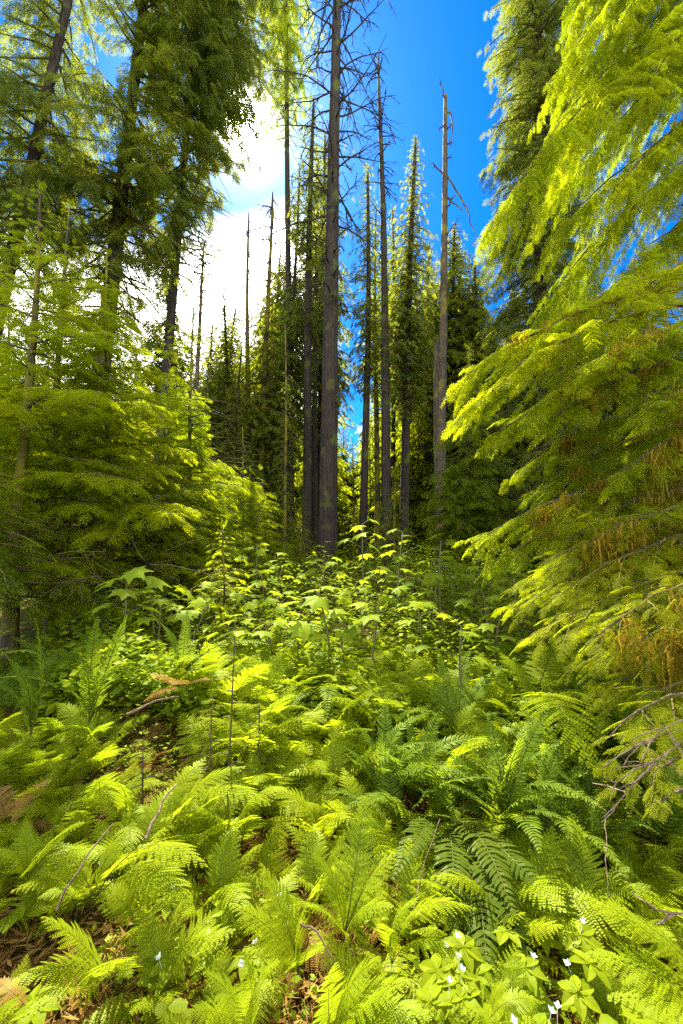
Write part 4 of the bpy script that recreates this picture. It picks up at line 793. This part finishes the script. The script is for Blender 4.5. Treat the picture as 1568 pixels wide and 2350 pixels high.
# leafy low shrubs of the belt, uncountable
g = Geo(); n_ = 60000
yy = 3.2 + 22 * rng.random(n_) ** 1.6; xx = rng.uniform(-.75, .75, n_) * yy; hh = rng.uniform(.1, 1, n_) ** 1.0 * np.interp(yy, [3.2, 5, 8, 12, 26], [.4, .8, 1.3, 1.6, 2.2]) * (.75 + .25 * np.sin(xx * 3 + yy * 2))
base = np.stack([xx, yy, g_(xx, yy) + hh], -1); a = rng.uniform(0, 6.28, n_); d = nrm(np.stack([np.cos(a), np.sin(a), rng.uniform(-.6, .25, n_)], -1))
ln = rng.uniform(.03, .10, n_) * (1 + .05 * yy); V = rhombs(base, d, ln, ln * .62, nrm(np.array([0, 0, 1.]) + rng.normal(0, .35, (n_, 3)))); g.add(V, np.arange(4 * n_).reshape(-1, 4), None, np.repeat(rng.random(n_), 4))
tag(link('undergrowth', g.mesh('undergrowth', ['herb'])), 'small-leaved green undergrowth packed between the devil\'s club stems', 'undergrowth', kind='stuff')
# small herbs over the floor
g = Geo(); n_ = 30000
yy = .8 + 5.5 * rng.random(n_) ** 1.3; xx = rng.uniform(-1.0, 1.0, n_) * yy; pat = np.sin(xx * 2.1 + 1) * np.sin(yy * 1.7 + xx) + .5 * np.sin(xx * 5 + yy * 3); k = pat + rng.normal(0, .4, n_) > -.1; xx, yy = xx[k], yy[k]; n_ = len(xx)
base = np.stack([xx, yy, g_(xx, yy) + rng.uniform(.01, .16, n_)], -1); a = rng.uniform(0, 6.28, n_); d = nrm(np.stack([np.cos(a), np.sin(a), rng.uniform(-.3, .4, n_)], -1)); ln = rng.uniform(.012, .045, n_)
V = rhombs(base, d, ln, ln * .6, nrm(np.array([0, 0, 1.]) + rng.normal(0, .3, (n_, 3)))); g.add(V, np.arange(4 * n_).reshape(-1, 4), None, np.repeat(rng.random(n_), 4))
tag(link('ground_cover', g.mesh('ground_cover', ['herb'])), 'mat of tiny green leaves and moss over the clearing floor', 'ground cover', kind='stuff')
# litter
g = Geo(); n_ = 60000
yy = .8 + 5 * rng.random(n_) ** 1.2; xx = rng.uniform(-1.0, .9, n_) * yy; base = np.stack([xx, yy, g_(xx, yy) + rng.uniform(.005, .07, n_)], -1); a = rng.uniform(0, 6.28, n_); d = nrm(np.stack([np.cos(a), np.sin(a), rng.uniform(-.3, .4, n_)], -1)); ln = rng.uniform(.02, .11, n_) 
V = rhombs(base, d, ln, np.minimum(.012, ln * rng.choice([.06, .3, .5], n_)), nrm(np.array([0, 0, 1.]) + rng.normal(0, .5, (n_, 3)))); g.add(V, np.arange(4 * n_).reshape(-1, 4), None, np.repeat(rng.random(n_), 4))
tag(link('leaf_litter', g.mesh('leaf_litter', ['brown'])), 'orange-brown dead leaf and twig litter covering the floor', 'leaf litter', kind='stuff')

# ================================================================== BUNCHBERRY
def ovate(w=.55):
    t = np.array([0, .25, .55, .8, 1.]); wd = np.array([.02, .8, 1, .6, 0]) * w / 2; V = []; 
    for q, s in zip(t, wd): V += [(q, -s, .10 * s / w - .25 * q * q), (q, 0, -.03 - .25 * q * q), (q, s, .10 * s / w - .25 * q * q)]
    Q = [];
    for k in range(4): Q += [(3 * k, 3 * k + 3, 3 * k + 4, 3 * k + 1), (3 * k + 1, 3 * k + 4, 3 * k + 5, 3 * k + 2)]
    return np.array(V), Q
OV, OQ = ovate(); OB, _ = ovate(.8)
def whorl(g, c, rad, n, var, tmpl=OV, elev=0., mi=0, a0=None):
    a0 = rng.uniform(0, 6) if a0 is None else a0
    for k in range(n):
        a = a0 + k * 2 * PI / n; m = frame_mat(np.asarray(c, float), np.asarray(c) + rad * rng.uniform(.85, 1.1) * np.array([math.cos(a), math.sin(a), elev]), rng.normal(0, .1)); V = tmpl @ m[:3, :3].T + m[:3, 3]; g.add(V, OQ, None, var + rng.normal(0, .08), mi)
def herb_meshes():
    g = Geo(); tube(g, [[0, 0, -.05], [.003, 0, .05], [0, 0, .11]], .0018, 4, mi=0); whorl(g, (0, 0, .07), .035, 2, .4); whorl(g, (0, 0, .11), .062, 6, .35); leaf = g.mesh('leaves', ['herb'])
    f = Geo(); tube(f, [[0, 0, .11], [.002, 0, .14]], .001, 3); whorl(f, (.002, 0, .14), .016, 4, .5, OB, .9, 0); fl = f.mesh('flower', ['white'], True); return leaf, fl
HL, HF = herb_meshes()
BG = 'white-flowered bunchberries in the foreground'
for px, py, lab in [(1035, 2205, 'bunchberry with the tallest white flower, right of the comb-like fern'), (1052, 2222, None), (1015, 2262, 'bunchberry with an upright white flower below the comb-like fern'), (1228, 2305, None), (1272, 2330, 'bunchberry flower nearest the bottom edge at right'),
                    (840, 2058, 'single bunchberry flower against the upright central fern'), (1048, 2128, None), (1018, 2185, None), (617, 2160, 'bunchberry flower on the wood fern left of centre'), (570, 2178, None), (458, 2148, None), (397, 2170, None), (385, 2048, None), (1215, 2190, None), (1330, 2180, None),
                    (645, 2065, None), (1160, 2290, None), (1330, 2100, None), (220, 1995, None)]:
    q = PH(px, py, .22); q = np.array([q[0], q[1], .22 - .15 * 1.25]); t = thing('bunchberry', lab or 'small bunchberry with one white flower dotted among the foreground ferns', 'flower', tuple(q), BG)
    for me, nm in ((HL, 'leaves'), (HF, 'flower')):
        o = link(nm, me, t); o.scale = (1.3, 1.3, 1.3) if nm == 'leaves' else (.62, .62, 1.3); o.rotation_euler = (rng.normal(0, .15), rng.normal(0, .15), rng.uniform(0, 6))
for k in range(70):
    y = rng.uniform(1.0, 2.0); x = rng.uniform(-.8, .8) * y if k % 2 else rng.uniform(.15, .6) * y; o = link('leafy_herb', HL, None, tuple(onG(x, y) + [0, 0, rng.uniform(0, .1)])); s = rng.uniform(.7, 1.35); o.scale = (s,) * 3; o.rotation_euler = (rng.normal(0, .2), rng.normal(0, .2), rng.uniform(0, 6))
    tag(o, 'flowerless bunchberry rosette of oval green leaves low among the foreground ferns', 'herb', 'flowerless bunchberry rosettes')
# broad round leaves lower left / bottom
def broad(px, py, z, rad, label, name='broadleaf_plant', n=3):
    q = PH(px, py, z); b = onG(q[0] + .03, q[1]); t = thing(name, label, 'plant', tuple(b))
    for k in range(n):
        g = Geo(); a = k * 2.3 + rng.uniform(0, 1); e = q - b + rng.normal(0, .03, 3) * (k > 0); tube(g, [[0, 0, 0], e * .6 + [.01, 0, 0], e], .002, 4); whorl(g, e, rad * (1 - .15 * k), 1, .4, ovate(.85)[0], .1, 0, a); part(t, 'leaf', g.mesh('leaf', ['herb'], True))
broad(55, 2100, .15, .10, 'large rounded leaf in the shade at the lower left edge')
broad(165, 1985, .2, .09, 'broad green leaf under the arching fern at left')
broad(385, 2310, .25, .06, 'glossy rounded leaves at the bottom edge left of centre')
broad(1430, 2330, .3, .06, 'broad pale leaf at the bottom edge near the right corner')

# sapling with a thin brown stem in the ferns
def sapling(px, py_b, py_t, Y, lean, label, hw=50, nb=26, leaf='hem', vv=.4):
    p = trunk_pts(px, py_b, px + lean, py_t, Y, n=16, wob=.02); cr = Crown(0); tg, _ = trunk_mesh(p, .008, .003, 6, flare=.1, ridge=0)
    for k in range(nb):
        z = p[0, 2] + .25 + (p[-1, 2] - p[0, 2] - .25) * (k + .5) / nb; a = k * 2.4; ln = hw / FPX * Y * (1.1 - .8 * k / nb) * rng.uniform(.6, 1.1); o_ = along(p, z); bough(cr, o_, o_ + np.array([math.cos(a) * ln, math.sin(a) * ln, .1 * ln]), .02, max(.07, ln * .75), 1.0, .5, .05, .003, 0, vv)
    return finish_tree('sapling', label, 'sapling', tg, cr, 'twig', leaf, p[0])
sapling(522, 1760, 1460, 2.6, 20, 'thin brown-stemmed sapling standing alone left of the centre ferns', 30, 14)
sapling(488, 1740, 1600, 2.7, -4, 'small lacy sapling just left of the thin brown-stemmed one', 42, 24)
sapling(590, 1760, 1610, 2.8, 5, 'small lacy sapling just right of the thin brown-stemmed one', 46, 24)
sapling(745, 1330, 1238, 6.5, 0, 'feathery little hemlock tip in front of the central trunk foot', 40, 22, 'hem', .3)
sapling(330, 1790, 1690, 2.4, 4, 'tiny lacy seedling in the brown litter on the left slope', 36, 16)

# fallen sticks
for a, b, lab, r in [((290, 1640, 2.9), (420, 1600, 3.2), 'dead stick on the brown litter of the mound', .009), ((335, 1925, 1.75), (405, 1800, 2.0), 'pale broken stick standing in the lower-left ferns', .007), ((130, 2090, 1.35), (260, 1890, 1.55), 'dark curved stick behind the arching fern at left', .004),
                     ((940, 2120, 1.5), (1010, 1880, 1.8), 'thin dry stalk crossing the dark sword fern', .002), ((1390, 1880, 1.75), (1396, 2060, 1.5), 'thin dry stalk standing in the shade at right', .002), ((690, 2120, 1.4), (770, 2210, 1.35), 'slim dry twig by the central foreground fern', .004)]:
    g = Geo(); q0, q1 = P(*a), P(*b); q0[2] = max(q0[2], g_(q0[0], q0[1]) + .01); w = np.linspace(q0, q1, 7); w[1:-1] += rng.normal(0, .004, (5, 3)); w[:, 2] += .03 * np.sin(np.linspace(0, 3.1, 7)); tube(g, w, np.linspace(r, r * .5, 7), 6); tag(link('stick', g.mesh('stick', ['twigp'], True)), lab, 'stick')
